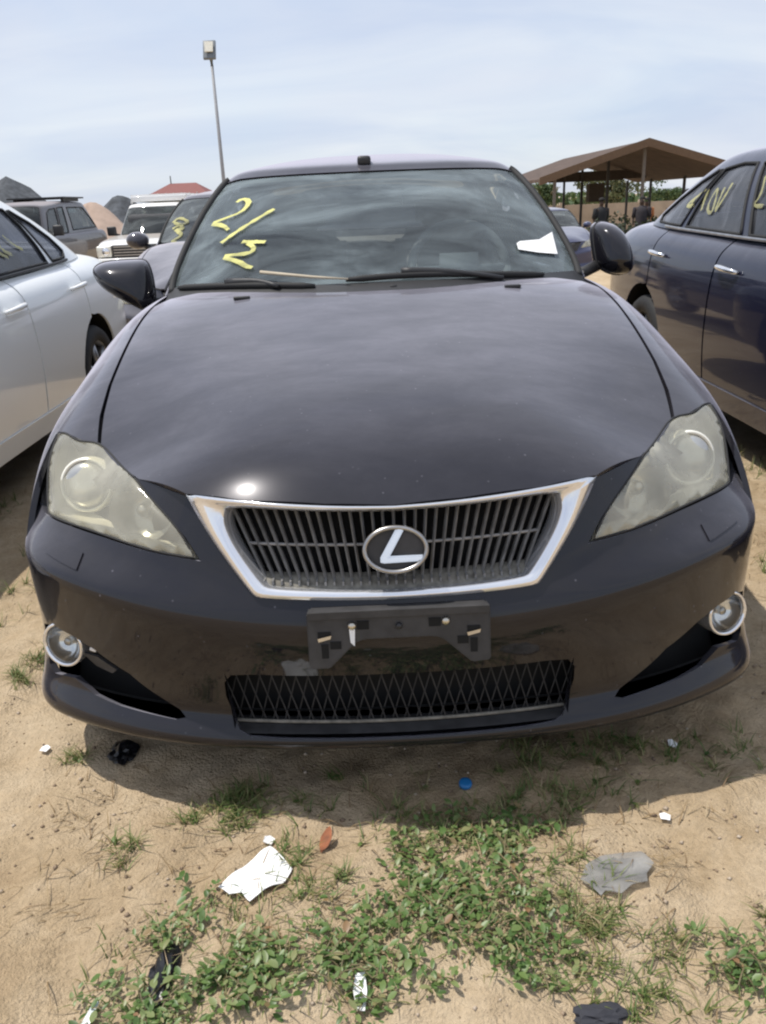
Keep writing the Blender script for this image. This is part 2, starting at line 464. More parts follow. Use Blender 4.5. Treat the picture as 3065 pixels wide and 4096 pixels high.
def box(name, c, d, m, parent=None, rot=None, bevel=.0, seg=2):
    bm = bmesh.new(); bmesh.ops.create_cube(bm, size=1)
    bmesh.ops.scale(bm, vec=d, verts=bm.verts)
    if bevel: bmesh.ops.bevel(bm, geom=bm.edges[:], offset=bevel, segments=seg, affect='EDGES', profile=.6)
    if rot is not None: bmesh.ops.rotate(bm, matrix=rot, verts=bm.verts)
    bmesh.ops.translate(bm, vec=c, verts=bm.verts)
    return bm_obj(name, bm, m, parent, smooth=bool(bevel))
def bm_obj(name, bm, m, parent=None, smooth=True):
    me = bpy.data.meshes.new(name); bm.to_mesh(me); bm.free()
    me.materials.append(m)
    me.polygons.foreach_set('use_smooth', [bool(smooth)]*len(me.polygons))
    o = bpy.data.objects.new(name, me); COL.objects.link(o)
    if parent is not None: o.parent = parent
    return o
def add_box(bm, c, d, rot=None):
    r = bmesh.ops.create_cube(bm, size=1)['verts']
    bmesh.ops.scale(bm, vec=d, verts=r)
    if rot is not None: bmesh.ops.rotate(bm, matrix=rot, verts=r)
    bmesh.ops.translate(bm, vec=c, verts=r)
def add_tube(bm, pts, rad, n=8, cap=True, flat=None):
    """tube along a polyline; rad a number or list; flat=(normal, factor) squashes it"""
    P = [Vector(p) for p in pts]; R = rad if hasattr(rad, '__len__') else [rad]*len(P)
    rings = []; up = Vector((0, 0, 1))
    for i, p in enumerate(P):
        t = (P[min(i+1, len(P)-1)]-P[max(i-1, 0)]).normalized()
        a = up if abs(t.dot(up)) < .95 else Vector((1, 0, 0))
        if flat is not None: a = Vector(flat[0])
        x = t.cross(a).normalized(); y = x.cross(t).normalized()
        fy = flat[1] if flat is not None else 1
        rings.append([bm.verts.new(p+x*math.cos(2*math.pi*k/n)*R[i]+y*math.sin(2*math.pi*k/n)*R[i]*fy) for k in range(n)])
    for a, b in zip(rings, rings[1:]):
        for k in range(n): bm.faces.new((a[k], a[(k+1) % n], b[(k+1) % n], b[k]))
    if cap:
        bm.faces.new(rings[0][::-1]); bm.faces.new(rings[-1])
    bmesh.ops.recalc_face_normals(bm, faces=bm.faces[:])
def tube(name, pts, rad, m, parent=None, n=8, flat=None):
    bm = bmesh.new(); add_tube(bm, pts, rad, n, True, flat)
    return bm_obj(name, bm, m, parent)
def loft(name, rings, m, parent=None, closed=True, caps=(False, False), smooth=True):
    V = []; F = []; n = len(rings[0])
    for r in rings: V += [tuple(q) for q in r]
    for i in range(len(rings)-1):
        for k in range(n if closed else n-1):
            a, b = i*n+k, i*n+(k+1) % n
            F.append((a, b, b+n, a+n))
    if caps[0]: F.append(tuple(range(n))[::-1])
    if caps[1]: F.append(tuple((len(rings)-1)*n+k for k in range(n)))
    o = mesh_obj(name, V, F, m, parent, smooth)
    bm = bmesh.new(); bm.from_mesh(o.data); bmesh.ops.recalc_face_normals(bm, faces=bm.faces[:]); bm.to_mesh(o.data); bm.free()
    return o
def lathe_rings(c, axis, prof, n=28):
    """rings (radius, offset along axis) around an axis"""
    axis = np.array(axis, float)/np.linalg.norm(axis)
    a = np.cross(axis, [0, 0, 1.0]); a = a/np.linalg.norm(a) if np.linalg.norm(a) > 1e-3 else np.array([1.0, 0, 0])
    b = np.cross(axis, a); c = np.array(c, float)
    th = np.linspace(0, 2*np.pi, n, endpoint=False)
    return [[c+axis*h+r*(math.cos(t)*a+math.sin(t)*b) for t in th] for r, h in prof]
def lathe(name, c, axis, prof, m, parent=None, n=28, caps=(True, True)):
    return loft(name, lathe_rings(c, axis, prof, n), m, parent, True, caps)
def extrude_poly(name, pts, thick, m, parent=None, bevel=0.0):
    """flat polygon of 3-D points given thickness along its normal"""
    bm = bmesh.new(); vs = [bm.verts.new(p) for p in pts]; f = bm.faces.new(vs); bm.normal_update()
    n = f.normal.copy()
    r = bmesh.ops.extrude_face_region(bm, geom=[f]); nv = [v for v in r['geom'] if isinstance(v, bmesh.types.BMVert)]
    bmesh.ops.translate(bm, vec=-n*thick, verts=nv)
    bmesh.ops.recalc_face_normals(bm, faces=bm.faces[:])
    if bevel: bmesh.ops.bevel(bm, geom=bm.edges[:], offset=bevel, segments=2, affect='EDGES')
    return bm_obj(name, bm, m, parent, smooth=False)
def patch(name, outline, bulge, m, parent=None, thick=.0, out=None, du=.022):
    """domed sheet over a 3-D outline"""
    O = np.array(outline, float); c = O.mean(0)
    u, s, vt = np.linalg.svd(O-c); ex, ey, ez = vt
    if out is not None and np.dot(ez, out) < 0: ez = -ez
    q = np.stack([(O-c) @ ex, (O-c) @ ey], 1); h = (O-c) @ ez
    uv, F = cdt(q, [], du, du)
    d2 = ((uv[:, None]-q[None])**2).sum(2)
    w = 1/np.maximum(d2, 1e-9)**1.5
    hh = (w*h).sum(1)/w.sum(1)
    dist = np.sqrt(d2.min(1)); dm = dist.max()
    hh = hh+bulge*np.sin(np.clip(dist/dm, 0, 1)*np.pi/2)
    V = c+uv[:, :1]*ex+uv[:, 1:]*ey+hh[:, None]*ez
    g = np.cross(V[F[:, 1]]-V[F[:, 0]], V[F[:, 2]]-V[F[:, 0]]).sum(0)
    if np.dot(g, ez) < 0: F = F[:, ::-1]
    F = [tuple(f) for f in F]; V = list(V)
    if thick:
        E = {}
        for f in F:
            for a, b in zip(f, f[1:]+f[:1]): E[(a, b)] = 1
        ids = {}
        for (a, b) in list(E):
            if (b, a) in E: continue
            for k in (a, b):
                if k not in ids: ids[k] = len(V); V.append(V[k]-ez*thick)
            F.append((b, a, ids[a], ids[b]))
    return mesh_obj(name, V, F, m, parent, True)
def mx(P): return [(-p[0], p[1], p[2]) for p in P]
def inv_yz(net, y, z, s0, s1, t0, t1):
    S, T = np.meshgrid(np.linspace(s0, s1, 50), np.linspace(t0, t1, 50)); st = np.stack([S.ravel(), T.ravel()], 1)
    P = net.pos(st); out = []
    for a, b in zip(y, z):
        q = st[((P[:, 1]-a)**2+(P[:, 2]-b)**2).argmin()].copy()
        for _ in range(6):
            h = 1e-3; f0 = net.pos(q[None])[0][1:]
            J = np.stack([(net.pos((q+[h, 0])[None])[0][1:]-f0)/h, (net.pos((q+[0, h])[None])[0][1:]-f0)/h], 1)
            try: q = q+np.clip(np.linalg.solve(J, np.array([a, b])-f0), -.25, .25)
            except np.linalg.LinAlgError: break
        out.append(q)
    return np.array(out)
# ------------------------------------------------------------------ sedans
TY = [.06, .20, .36, .52, .72, .95, 1.25, 1.60, 2.2, 2.9, 3.5, 4.05, 4.38, 4.52]
def ty(y): return float(np.interp(y, TY, range(len(TY))))
AX_F, AX_R, AX_Z, ARCH = .83, 3.53, .325, .362
def arch_pts(cy, a0, a1, n=17, r=ARCH):
    a = np.radians(np.linspace(a0, a1, n))
    return inv_yz(TOP, cy+r*np.cos(a), AX_Z+.02+r*np.sin(a), 5.5, 10.0, ty(cy)-3.0, ty(cy)+2.2)
WS_POLY = [(0, .12), (1.0, .12), (1.9, .14), (2.22, .25), (2.38, 1.5), (2.40, 3.0), (2.36, 4.0), (1.8, 4.22), (.9, 4.26), (0, 4.28)]
WIN_F = [(3.30, .30), (4.0, .22), (4.90, .20), (4.92, 3.55), (4.4, 3.72), (3.9, 3.70), (3.60, 3.3), (3.38, 1.8)]
WIN_R = [(5.10, .20), (5.7, .22), (6.24, .24), (6.20, 1.2), (6.12, 2.4), (5.98, 3.45), (5.5, 3.68), (5.12, 3.6)]
WIN_Q = [(6.33, .26), (6.58, .30), (6.66, .7), (6.62, 1.6), (6.46, 2.6), (6.16, 3.40), (6.08, 3.35), (6.20, 2.4), (6.28, 1.2)]
WIN_QN = [(6.33, .26), (6.78, .30), (6.86, .7), (6.72, 1.8), (6.48, 2.8), (6.18, 3.45), (6.06, 3.40), (6.20, 2.4), (6.28, 1.2)]
WIN_B = [(9, .5), (8.2, .5), (7.62, .55), (7.55, 1.6), (7.62, 3.4), (7.8, 3.75), (9, 3.9)]
def wheel(root, x, y, m_rim, r=.318):
    sg = 1 if x > 0 else -1
    c = (x, y, r)
    t = lathe('wheel', c, (sg, 0, 0), [(r*.70, -.19), (r*.93, -.195), (r, -.165), (r, -.03), (r*.93, 0), (r*.72, 0), (r*.69, -.03)], M['rubber'], root, 36, (False, False))
    bm = bmesh.new()
    R = lathe_rings(c, (sg, 0, 0), [(r*.72, -.01), (r*.66, -.03), (r*.63, -.12)], 36)
    vs = [[bm.verts.new(p) for p in q] for q in R]
    for a, b in zip(vs, vs[1:]):
        for k in range(36): bm.faces.new((a[k], a[(k+1) % 36], b[(k+1) % 36], b[k]))
    for k in range(7):
        a = 2*math.pi*k/7
        d = Vector((0, math.cos(a), math.sin(a)))
        add_tube(bm, [Vector(c)+Vector((-sg*.02, 0, 0))+d*.03, Vector(c)+Vector((-sg*.035, 0, 0))+d*r*.68], [.032, .022], 6)
    add_tube(bm, [Vector(c)+Vector((-sg*.06, 0, 0)), Vector(c)+Vector((-sg*.012, 0, 0))], .045, 14)
    bm_obj('rim', bm, m_rim, t)
    lathe('brake_disc', (x-sg*.11, y, r), (sg, 0, 0), [(.02, 0), (r*.6, 0), (r*.6, -.02), (.02, -.02)], M['void'], t, 24)
    return t
def handle(root, y, z, sg, m, s=8.0):
    """bowed pull handle over a shallow cup"""
    st = inv_yz(TOP, [y], [z], 5, 10, ty(y)-1, ty(y)+1)
    p = TOP.pos(st)[0]; n = TOP.nrm(st)[0]
    p = Vector((sg*p[0], p[1], p[2])); n = Vector((sg*n[0], n[1], n[2]))
    pts = []; rad = []
    for k in np.linspace(-1, 1, 11):
        pts.append(p+Vector((0, k*.105, .006*k))+n*(.008+.034*(1-k**4))); rad.append(.014-.004*abs(k))
    h = tube('door_handle', pts, rad, m, root, 8)
    return h
def sedan_shell(root, paint_m, glass_m, hero=False, winq=None, lip=None):
    pm = paint_m
    WQ = winq or WIN_Q
    # greenhouse frame: pillars, roof rails and roof skin in one pressing
    outer = [(2.32, .0), (2.46, 1.5), (2.48, 3.0), (2.44, 4.05), (1.85, 4.30), (.9, 4.34), (0, 4.36), (0, 8.9), (9, 8.9), (9, 4.0), (7.75, 3.85), (7.52, 3.4), (7.45, 1.6), (7.52, .45), (8.2, .4), (9, .4), (9, .02), (7.2, .0), (5, .0)]
    trim('roof', GREEN, outer, [WIN_F, WIN_R, WQ], pm, root, .2, .25, .02, 0)
    trim('windscreen', GREEN, [(s*1.012, t) for s, t in WS_POLY], [], glass_m if not hero else M['glass_screen'], root, .2, .2, 0, 0, -.004)
    trim('rear_window', GREEN, WIN_B, [], glass_m, root, .25, .25, 0, 0, -.004)
    for sg in (1, -1):
        for nm, w in (('front_window', WIN_F), ('rear_side_window', WIN_R), ('quarter_window', WQ)):
            g = trim(nm, GREEN, w, [], glass_m, root, .2, .25, 0, sg, -.006)
            D = densify(w, .25); P = GREEN.pos(D)+GREEN.nrm(D)*.001
            tube('window_trim', [(sg*a, b, c) for a, b, c in np.concatenate([P, P[:1]])], .008, M['rubber'], g, 6)
        # flanks
        a1, a2 = ty(1.62), ty(2.56)
        ra = arch_pts(AX_R, 165, 20)
        trim('front_door', TOP, [(4.75, a1+.02), (4.75, a2-.01), (9.55, a2-.01), (9.55, a1+.02)], [], pm, root, .3, .25, .012, sg)
        ra1 = [q for q in ra if q[1] < ty(3.46)]
        rd = [(4.75, a2+.012), (4.75, ty(3.44)), (6.3, ty(3.46)), (ra1[-1][0]-.02, ty(3.44))]+[tuple(q) for q in ra1[::-1]]+[(9.55, ty(3.19)), (9.55, a2+.012)]
        rd = [(s, min(t, ty(3.44))) for s, t in rd]
        trim('rear_door', TOP, rd, [], pm, root, .3, .25, .012, sg)
        ra2 = [q for q in arch_pts(AX_R, 110, -15) if q[1] > ty(3.455)]
        rq = [(4.4, ty(3.455))]+[(4.4, 12.2), (9.6, 12.2)]+[tuple(q) for q in ra2[::-1]]+[(ra2[0][0]-.05, ty(3.455))]
        trim('rear_fender', TOP, rq, [], pm, root, .3, .25, .012, sg)
        trim('side_sill', TOP, [(9.56, ty(1.22)), (9.56, ty(3.16)), (9.98, ty(3.16)), (9.98, ty(1.22))], [], pm, root, .2, .3, .03, sg, .008)
        handle(root, 2.40, .865, sg, M['chrome'] if pm is M['navy_paint'] else pm)
        handle(root, 3.33, .885, sg, M['chrome'] if pm is M['navy_paint'] else pm)
        # front fender
        fa = arch_pts(AX_F, 152, 15)
        ff = [(4.00, 2.82), (4.15, 3.4), (4.21, 4.0), (4.20, 4.84), (4.19, 5.4), (4.17, 6.2), (4.25, 7.0), (9.55, ty(1.61)), (9.55, ty(1.23))]
        ff += [tuple(q) for q in fa[::-1]]+[(8.6, 2.50), (7.6, 2.30), (6.95, 2.30), (6.45, 2.62), (6.0, 3.05), (5.66, 3.52), (5.15, 3.33), (4.5, 3.05)]
        trim('front_fender', TOP, ff, [], pm, root, .22, .18, .014, sg)
        for cy in (AX_F, AX_R):
            wheel(root, sg*.885, cy, M['alloy'] if pm is not M['navy_paint'] else M['plastic'])
            aa = np.radians(np.linspace(-15, 195, 20))
            rin = [[(sg*x, cy+rr*math.cos(a), AX_Z+.02+rr*math.sin(a)) for a in aa] for x, rr in ((.875, .375), (.80, .385), (.60, .385), (.60, .02))]
            loft('wheel_arch_liner', rin, M['void'], root, False)
    trim('trunk_lid', TOP, [(0, ty(3.85)), (0, 12.98), (4.38, 12.98), (4.38, ty(3.6)), (4.0, ty(3.62)), (2.5, ty(3.78))], [], pm, root, .25, .2, .015, 0)
    V = []; n = 25
    st = np.stack([np.linspace(-10, 10, n), np.full(n, 12.2)], 1); P1 = TOP.pos(st)
    st[:, 1] = 12.98; P2 = TOP.pos(st)
    P3 = P2*np.array([.97, 1, 1])+np.array([0, .05, 0]); P4 = P3*np.array([.2, 1, .2])+np.array([0, .015, .5])
    loft('rear_bumper', [P1, P2, P3, P4], pm, root, False)
    # dark core under the skins
    trim('inner_body', TOP, [(0, .6), (0, 6.3), (0, 12.8), (9.9, 12.8), (9.9, 10.9), (7.4, 10.6), (7.4, 9.6), (9.9, 9.4), (9.9, 7.0), (7.0, 5.5), (6.2, 4.0), (4.8, 3.0), (3.6, 1.8), (2.4, 1.0)] if not hero else
         [(0, .6), (0, 6.0), (4.0, 6.2), (4.6, 7.0), (4.9, 9), (4.9, 12.8), (9.9, 12.8), (9.9, 10.9), (7.4, 10.6), (7.4, 9.6), (9.9, 9.4), (9.9, 7.0), (7.0, 5.5), (6.2, 4.0), (4.8, 3.0), (3.6, 1.8), (2.4, 1.0)],
         [], M['void'], root, .4, .4, 0, 0, -.035)
    box('underbody', (0, 2.35, .235), (1.30, 3.6, .07), M['void'], root)

def lens_outline(sg=1):
    up = TOP.pos([(3.22, 1.55), (3.55, 2.15), (3.95, 2.78), (4.5, 3.02), (5.1, 3.30), (5.55, 3.50)])
    outr = np.array([(.836, .530, .715), (.832, .470, .655)])
    low = BUMPER.pos([(6.72, 1.48), (6.2, 1.46), (5.6, 1.44), (4.7, 1.46), (3.7, 1.56), (2.82, 1.60)])
    inn = BUMPER.pos([(3.05, 1.0), (3.35, .5), (3.65, .1)])
    tip = np.concatenate([curve_through(up, 16), curve_through(np.concatenate([up[-1:], outr, low[:1]]), 8)[1:-1], curve_through(low, 16), curve_through(np.concatenate([low[-1:], inn, up[:1]]), 10)[1:-1]])
    return tip*np.array([sg, 1, 1])
def front_bumper(root, pm, hero):
    path = [(0, 2.55), (.5, 2.50), (1.1, 2.50), (1.62, 2.45), (1.8, 2.3), (2.03, 1.85), (2.3, 1.25), (2.63, .6), (2.92, -.12), (3.5, -.30), (3.98, -.40),
            (3.6, .12), (3.28, .55), (2.98, 1.05), (2.70, 1.66), (3.6, 1.62), (4.7, 1.53), (5.7, 1.51), (6.4, 1.53), (6.98, 1.55), (7.6, 1.40), (9, 1.25), (9, 13), (0, 13)]
    if hero:
        path += [(0, 9.75), (.6, 9.75), (1.55, 9.68), (2.05, 9.55), (2.24, 9.2), (2.36, 8.4), (2.46, 6.9), (2.44, 6.3), (2.30, 5.97), (1.9, 5.88), (1.1, 5.85), (0, 5.80)]
    holes = [[(7.10, 6.02), (6.7, 5.84), (6.2, 5.68), (5.6, 5.72), (5.05, 5.92), (4.3, 6.5), (3.78, 7.38), (3.40, 8.10), (3.28, 8.62), (3.47, 8.85), (4.05, 8.72), (4.7, 8.60),
              (5.32, 8.32), (5.60, 7.95), (5.9, 7.62), (6.3, 7.75), (6.8, 7.9), (7.12, 7.6), (7.25, 6.8)]] if hero else []
    b = trim('front_bumper', BUMPER, path, holes, pm, root, .13, .2, .016, 0, step=.09)
    core = trim('bumper_core', BUMPER, [(0, -.3), (3.9, -.3), (6.8, 1.2), (8.8, 1.6), (8.8, 12), (0, 12)], [], M['void'], b, .4, .5, 0, 0, -.085)
    return b
def hood_panel(root, pm):
    h = trim('hood', TOP, [(0, .165), (.66, .245), (1.6, .46), (2.42, .80), (3.15, 1.48), (3.55, 2.1), (3.92, 2.76), (4.05, 3.4), (4.12, 4.0), (4.11, 4.84), (4.10, 5.4), (4.06, 6.1), (3.85, 6.35), (3.4, 6.38), (2.2, 6.20), (1.0, 6.02), (0, 5.97)], [], pm, root, .15, .12, .014, 0, .001)
    return h
# ------------------------------------------------------------------ the black sedan in front
car = tag(empty('parked_car', (0, 0, 0)), 'black sedan with clouded yellow headlights and an oval badge grille facing the camera', 'car')
sedan_shell(car, M['black_paint'], M['glass_tint'], hero=True)
bumper = front_bumper(car, M['black_paint'], True)
hood = hood_panel(car, M['black_paint'])
# --- chrome grille surround
def sym(curve):            # half outline (x >= 0, top centre -> bottom centre) to a closed loop
    c = [tuple(p) for p in curve]
    return np.array(c+[(-x, y, z) for x, y, z in c[::-1][1:-1]])
n1, n2, n3 = 14, 16, 12
o_top = curve_through([(0, .079, .713), (.10, .085, .715), (.22, .104, .719), (.33, .138, .722), (.428, .186, .724)], n1)
o_side = curve_through([(.428, .186, .724), (.392, .158, .660), (.355, .130, .608), (.322, .106, .566), (.300, .090, .541)], n2)
o_bot = curve_through([(.300, .090, .541), (.290, .083, .531), (.268, .077, .526), (.19, .067, .523), (.09, .061, .520), (0, .059, .519)], n3)
i_top = curve_through([(0, .093, .697), (.10, .098, .699), (.20, .112, .701), (.29, .136, .701), (.340, .153, .697)], n1)
i_side = curve_through([(.340, .153, .697), (.346, .149, .676), (.334, .134, .638), (.306, .114, .594), (.281, .098, .562)], n2)
i_bot = curve_through([(.281, .098, .562), (.270, .091, .551), (.250, .085, .545), (.18, .076, .541), (.09, .070, .538), (0, .068, .537)], n3)
O_ = sym(np.concatenate([o_top, o_side[1:], o_bot[1:]])); I_ = sym(np.concatenate([i_top, i_side[1:], i_bot[1:]]))
GN = np.array([0, -.966, .26])
def gnorm(P):
    n = np.repeat(GN[None], len(P), 0); n[:, 0] = P[:, 0]*1.1
    return n/np.linalg.norm(n, axis=1)[:, None]
No, Ni = gnorm(O_), gnorm(I_)
rings = [O_-No*.02, O_+No*.004, O_*.95+I_*.05+No*.010, O_*.5+I_*.5+No*.014, O_*.06+I_*.94+No*.011, I_+Ni*.004, I_-Ni*.035]
grille = loft('grille', rings, M['chrome'], car)
# --- vertical slats, set back inside the surround
def at_top(x): k = x/.345; return np.array([x, .093+.060*k*k+.026, .700-.004*k*k])
def at_bot(x): k = x/.285; return np.array([x, .072+.022*k*k+.022, .549+.004*k*k])
NS = 31
for i in range(NS):
    u = (i-(NS-1)/2)/((NS-1)/2)
    a, b = at_top(u*.337), at_bot(u*.272)
    a = a+np.array([0, 0, -.001]); bm = bmesh.new()
    w, d = .0030, .020
    off = np.array([0, d, -.3*d])
    jit = random.uniform(-.0006, .0006)
    sec = [[(p[0]-w+jit, p[1]+.006, p[2]), (p[0]+jit, p[1], p[2]), (p[0]+w+jit, p[1]+.006, p[2]), (p[0]+w+jit+off[0], p[1]+off[1], p[2]), (p[0]-w+jit, p[1]+off[1], p[2])] for p in (a, a*.5+b*.5+np.array([0, -.001, 0]), b)]
    loft('slat', sec, M['slat'], grille, True, (True, True), smooth=False)
xs = np.linspace(-.315, .315, 25)
tube('grille_crossbar', [tuple(at_top(x*1.02)*.46+at_bot(x*.92)*.54+np.array([0, .008, 0])) for x in xs], .0035, M['slat'], grille, 6)
xs = np.linspace(-.275, .275, 31)
loft('grille_shelf', [[tuple(at_bot(x)+np.array([0, .022, .006])) for x in xs], [tuple(at_bot(x)+np.array([0, .004, .0])) for x in xs], [tuple(at_bot(x*.985)+np.array([0, -.016, -.010])) for x in xs], [tuple(at_bot(x*.985)+np.array([0, -.02, -.03])) for x in xs]], M['grille_dust'], grille, False)
bm = bmesh.new()
for i in range(NS):
    u = (i-(NS-1)/2)/((NS-1)/2); b = at_bot(u*.272)
    add_box(bm, tuple(b+np.array([0, -.006, -.003])), (.004, .018, .009))
bm_obj('shelf_louvre', bm, M['slat'], grille, False)['kind'] = 'stuff'
xs = np.linspace(-.36, .36, 21)
loft('grille_backing', [[tuple(at_top(x)+np.array([0, .07, .02])) for x in xs], [tuple(at_bot(x*.9)+np.array([0, .06, -.02])) for x in xs]], M['void'], grille, False)
# --- oval badge with the slanted letter
BC = np.array([0, .062, .627]); bx_, by_ = np.array([1.0, 0, 0]), np.array([0, .26, .966])
def bd(u, v, h=0.0): return tuple(BC+bx_*u+by_*v+GN*h)
th = np.linspace(0, 2*np.pi, 49)[:-1]
ringp = [[bd((.0665-.010*(1-math.cos(q))/2)*math.cos(t), (.0495-.010*(1-math.cos(q))/2)*math.sin(t), .006*math.sin(q)+.004) for t in th] for q in np.linspace(0, 2*np.pi, 13)]
badge = loft('badge', ringp, M['chrome_dull'], car)
V = [bd(0, 0, -.001)]+[bd(.061*math.cos(t), .044*math.sin(t), -.001) for t in th]+[bd(.061*math.cos(t), .044*math.sin(t), -.02) for t in th]
n = len(th)
mesh_obj('badge_plate', V, [(0, 1+k, 1+(k+1) % n) for k in range(n)]+[(1+k, 1+n+k, 1+n+(k+1) % n, 1+(k+1) % n) for k in range(n)], M['plastic_dusty'], badge, False)
Lp = [(800, 318), (915, 318), (690, 705), (1165, 705), (1125, 788), (610, 800), (560, 785), (562, 720)]
lpts = [((x-765)/435*.066, -(y-625)/322*.0495) for x, y in Lp]
bm = bmesh.new()
lo = [bm.verts.new(bd(u, v, .000)) for u, v in lpts]
cx_, cy_ = np.mean([q[0] for q in lpts]), np.mean([q[1] for q in lpts])
hi = [bm.verts.new(bd(u, v, .008)) for u, v in lpts]
bm.faces.new(hi)
for k in range(len(lo)): bm.faces.new((lo[k], lo[(k+1) % len(lo)], hi[(k+1) % len(lo)], hi[k]))
bmesh.ops.recalc_face_normals(bm, faces=bm.faces[:])
bmesh.ops.bevel(bm, geom=[e for e in bm.edges if all(v in hi for v in e.verts)], offset=.0032, segments=2, affect='EDGES')
bm_obj('badge_letter', bm, M['chrome'], badge, False)
# --- headlights
def headlight(sg):
    O = lens_outline(sg)
    hl = patch('headlight', O, .007, M['lens_cover'], car, .02, (sg*.3, -.9, .3), .02)
    c = O.mean(0)
    inn = (O-c)*.97+c+np.array([0, .100, -.020])
    patch('reflector', inn, -.06, M['reflector'], hl, 0, (sg*.3, -.9, .3), .03)
    # chrome-cream skirt between lens and reflector
    loft('lamp_skirt', [(O-c)*.99+c+np.array([0, .006, -.002]), inn], M['reflector'], hl)
    pc = np.array([sg*.727, .452, .664])
    ax = np.array([sg*.12, -.93, .28])
    lathe('projector_ring', pc, ax, [(.069, -.02), (.066, .008), (.060, .012), (.056, .004), (.053, -.03)], M['reflector'], hl, 36, (False, False))
    prof = [(.056*math.cos(a), .004+.026*math.sin(a)) for a in np.linspace(0, 1.5, 7)]
    lathe('projector_lens', pc, ax, prof, M['reflector_dark'], hl, 36, (False, True))
    hc = np.array([sg*.562, .305, .646])
    prof = [(.074, .004), (.066, -.006), (.052, -.020), (.03, -.030), (.006, -.034)]
    lathe('high_beam_bowl', hc, np.array([sg*.05, -.92, .30]), prof, M['reflector_dark'], hl, 36, (False, True))
    lathe('bulb_shield', hc, np.array([sg*.05, -.92, .30]), [(.016, -.03), (.016, -.008), (.010, -.003), (.001, .0)], M['chrome_dull'], hl, 16)
    w = inn[::-1]
    loop = np.concatenate([O, O[:1]])+np.array([0, .001, 0])
    tube('lens_seal', [tuple(p) for p in loop], .0028, M['rubber'], hl, 6)
    return hl
for sg in (1, -1): headlight(sg)
# --- washer covers: thin cut lines with a proud lid under each headlight
for sg in (1, -1):
    trim('washer_cover', BUMPER, [(5.15, 2.18), (6.15, 2.06), (6.2, 2.62), (5.2, 2.78)], [], M['black_paint'], car, .2, .15, .004, sg, .0035)
# --- fog lamps
for sg in (1, -1):
    fc = np.array([sg*.780, .272, .334]); ax = np.array([sg*.34, -.93, .10])
    fl = lathe('fog_lamp', fc, ax, [(.054, -.05), (.056, .004), (.0535, .010), (.0485, .009), (.0465, .0)], M['chrome'], car, 36, (False, False))
    lathe('fog_reflector', fc, ax, [(.0465, .0), (.040, -.012), (.028, -.024), (.012, -.030), (.001, -.031)], M['chrome'], fl, 36, (False, True))
    lathe('fog_bulb', fc, ax, [(.011, -.03), (.011, -.012), (.008, -.007), (.001, -.006)], M['chrome_dull'], fl, 14)
    lathe('fog_lens', fc, ax, [(.0475, .003), (.042, .009), (.03, .013), (.015, .0155), (.001, .016)], M['lens_glass'], fl, 36, (False, True))
# broken bits in the left intake
box('broken_clip', (-.700, .235, .338), (.016, .010, .012), M['paper'], car, Matrix.Rotation(.5, 3, 'Y'), .003)
extrude_poly('broken_duct', [(-.735, .262, .318), (-.690, .232, .322), (-.640, .205, .300), (-.655, .215, .286), (-.70, .245, .290)], .006, M['plastic_dusty'], car)
# --- lower grille: a screen of crossed wires deep in the opening
def yb(x): return .094+.22*x*x
bm = bmesh.new()
z0, z1 = .196, .350
for i in range(-24, 25):
    for d in (-1, 1):
        xa, xb = i*.0265-d*.022, i*.0265+d*.022
        pts = [(xa+(xb-xa)*k, 0, z0+(z1-z0)*k) for k in np.linspace(0, 1, 5)]
        pts = [(x, yb(x)+.0015*d, z) for x, y, z in pts if abs(x) < .392]
        if len(pts) > 1: add_tube(bm, pts, .0016, 4)
lg = bm_obj('lower_grille_screen', bm, M['plastic_dusty'], car, False); lg['kind'] = 'stuff'
xs = np.linspace(-.385, .385, 31)
tube('lower_grille_rail', [(x, yb(x)-.004, .206) for x in xs], .0042, M['grille_dust'], car, 6)
loft('lower_grille_tray', [[(x, yb(x)+.02, .203) for x in xs], [(x, yb(x)-.025, .198) for x in xs], [(x, .060+.19*x*x, .1955) for x in xs]], M['plastic_dusty'], car, False)
loft('lower_grille_duct', [[(x, .072+.19*x*x, .352) for x in xs], [(x, yb(x)+.03, .352) for x in xs], [(x, yb(x)+.05, .30) for x in xs], [(x, yb(x)+.05, .20) for x in xs]], M['void'], car, False)
for sg in (1, -1):
    loft('lower_grille_cheek', [[(sg*.374, .085, .352), (sg*.366, .085, .20)], [(sg*.392, .17, .352), (sg*.386, .17, .20)]], M['void'], car, False)
# --- number plate holder
PT = Vector((0.0, .026, .449)); px_, pz_ = Vector((1, 0, 0)), Vector((0, .16, .987))
def pl(u, v, h=0.0): return PT+px_*u+pz_*v+Vector((0, -1, .1))*h
oc = [(-.184, .060), (-.178, .066), (.178, .066), (.184, .060), (.184, -.052), (.146, -.056), (.088, -.003), (.070, .003), (-.070, .003), (-.088, -.003), (-.142, -.056), (-.178, -.056), (-.184, -.050)]
holder = extrude_poly('plate_holder', [pl(u, v, .012) for u, v in oc[::-1]], .030, M['plastic_dusty'], car, .003)
bm = bmesh.new(); R_ = Matrix.Rotation(-.1, 3, 'X')
add_box(bm, pl(0, .060, .016), (.362, .012, .014), R_)
bm_obj('top_lip', bm, M['plastic_dusty'], holder, False)
for sg in (1, -1):
    for u, v, w, h in ((.150, -.018, .014, .030), (.128, -.006, .022, .016), (.150, .016, .026, .014), (.072, .034, .024, .018)):
        box('slot_shade', pl(sg*u, v, .0125), (w, .002, h), M['void'], holder, R_)  # black pads on the face; the dark inside of each opening is painted
for u, v, r in ((-.094, .034, .0085), (.094, .036, .0085), (0, .030, .007)):
    lathe('screw', tuple(pl(u, v, .010)), (0, -1, .1), [(r, 0), (r, .006), (r*.6, .009), (.0005, .010)], M['steel'] if abs(u) > .01 else M['plastic'], holder, 14)
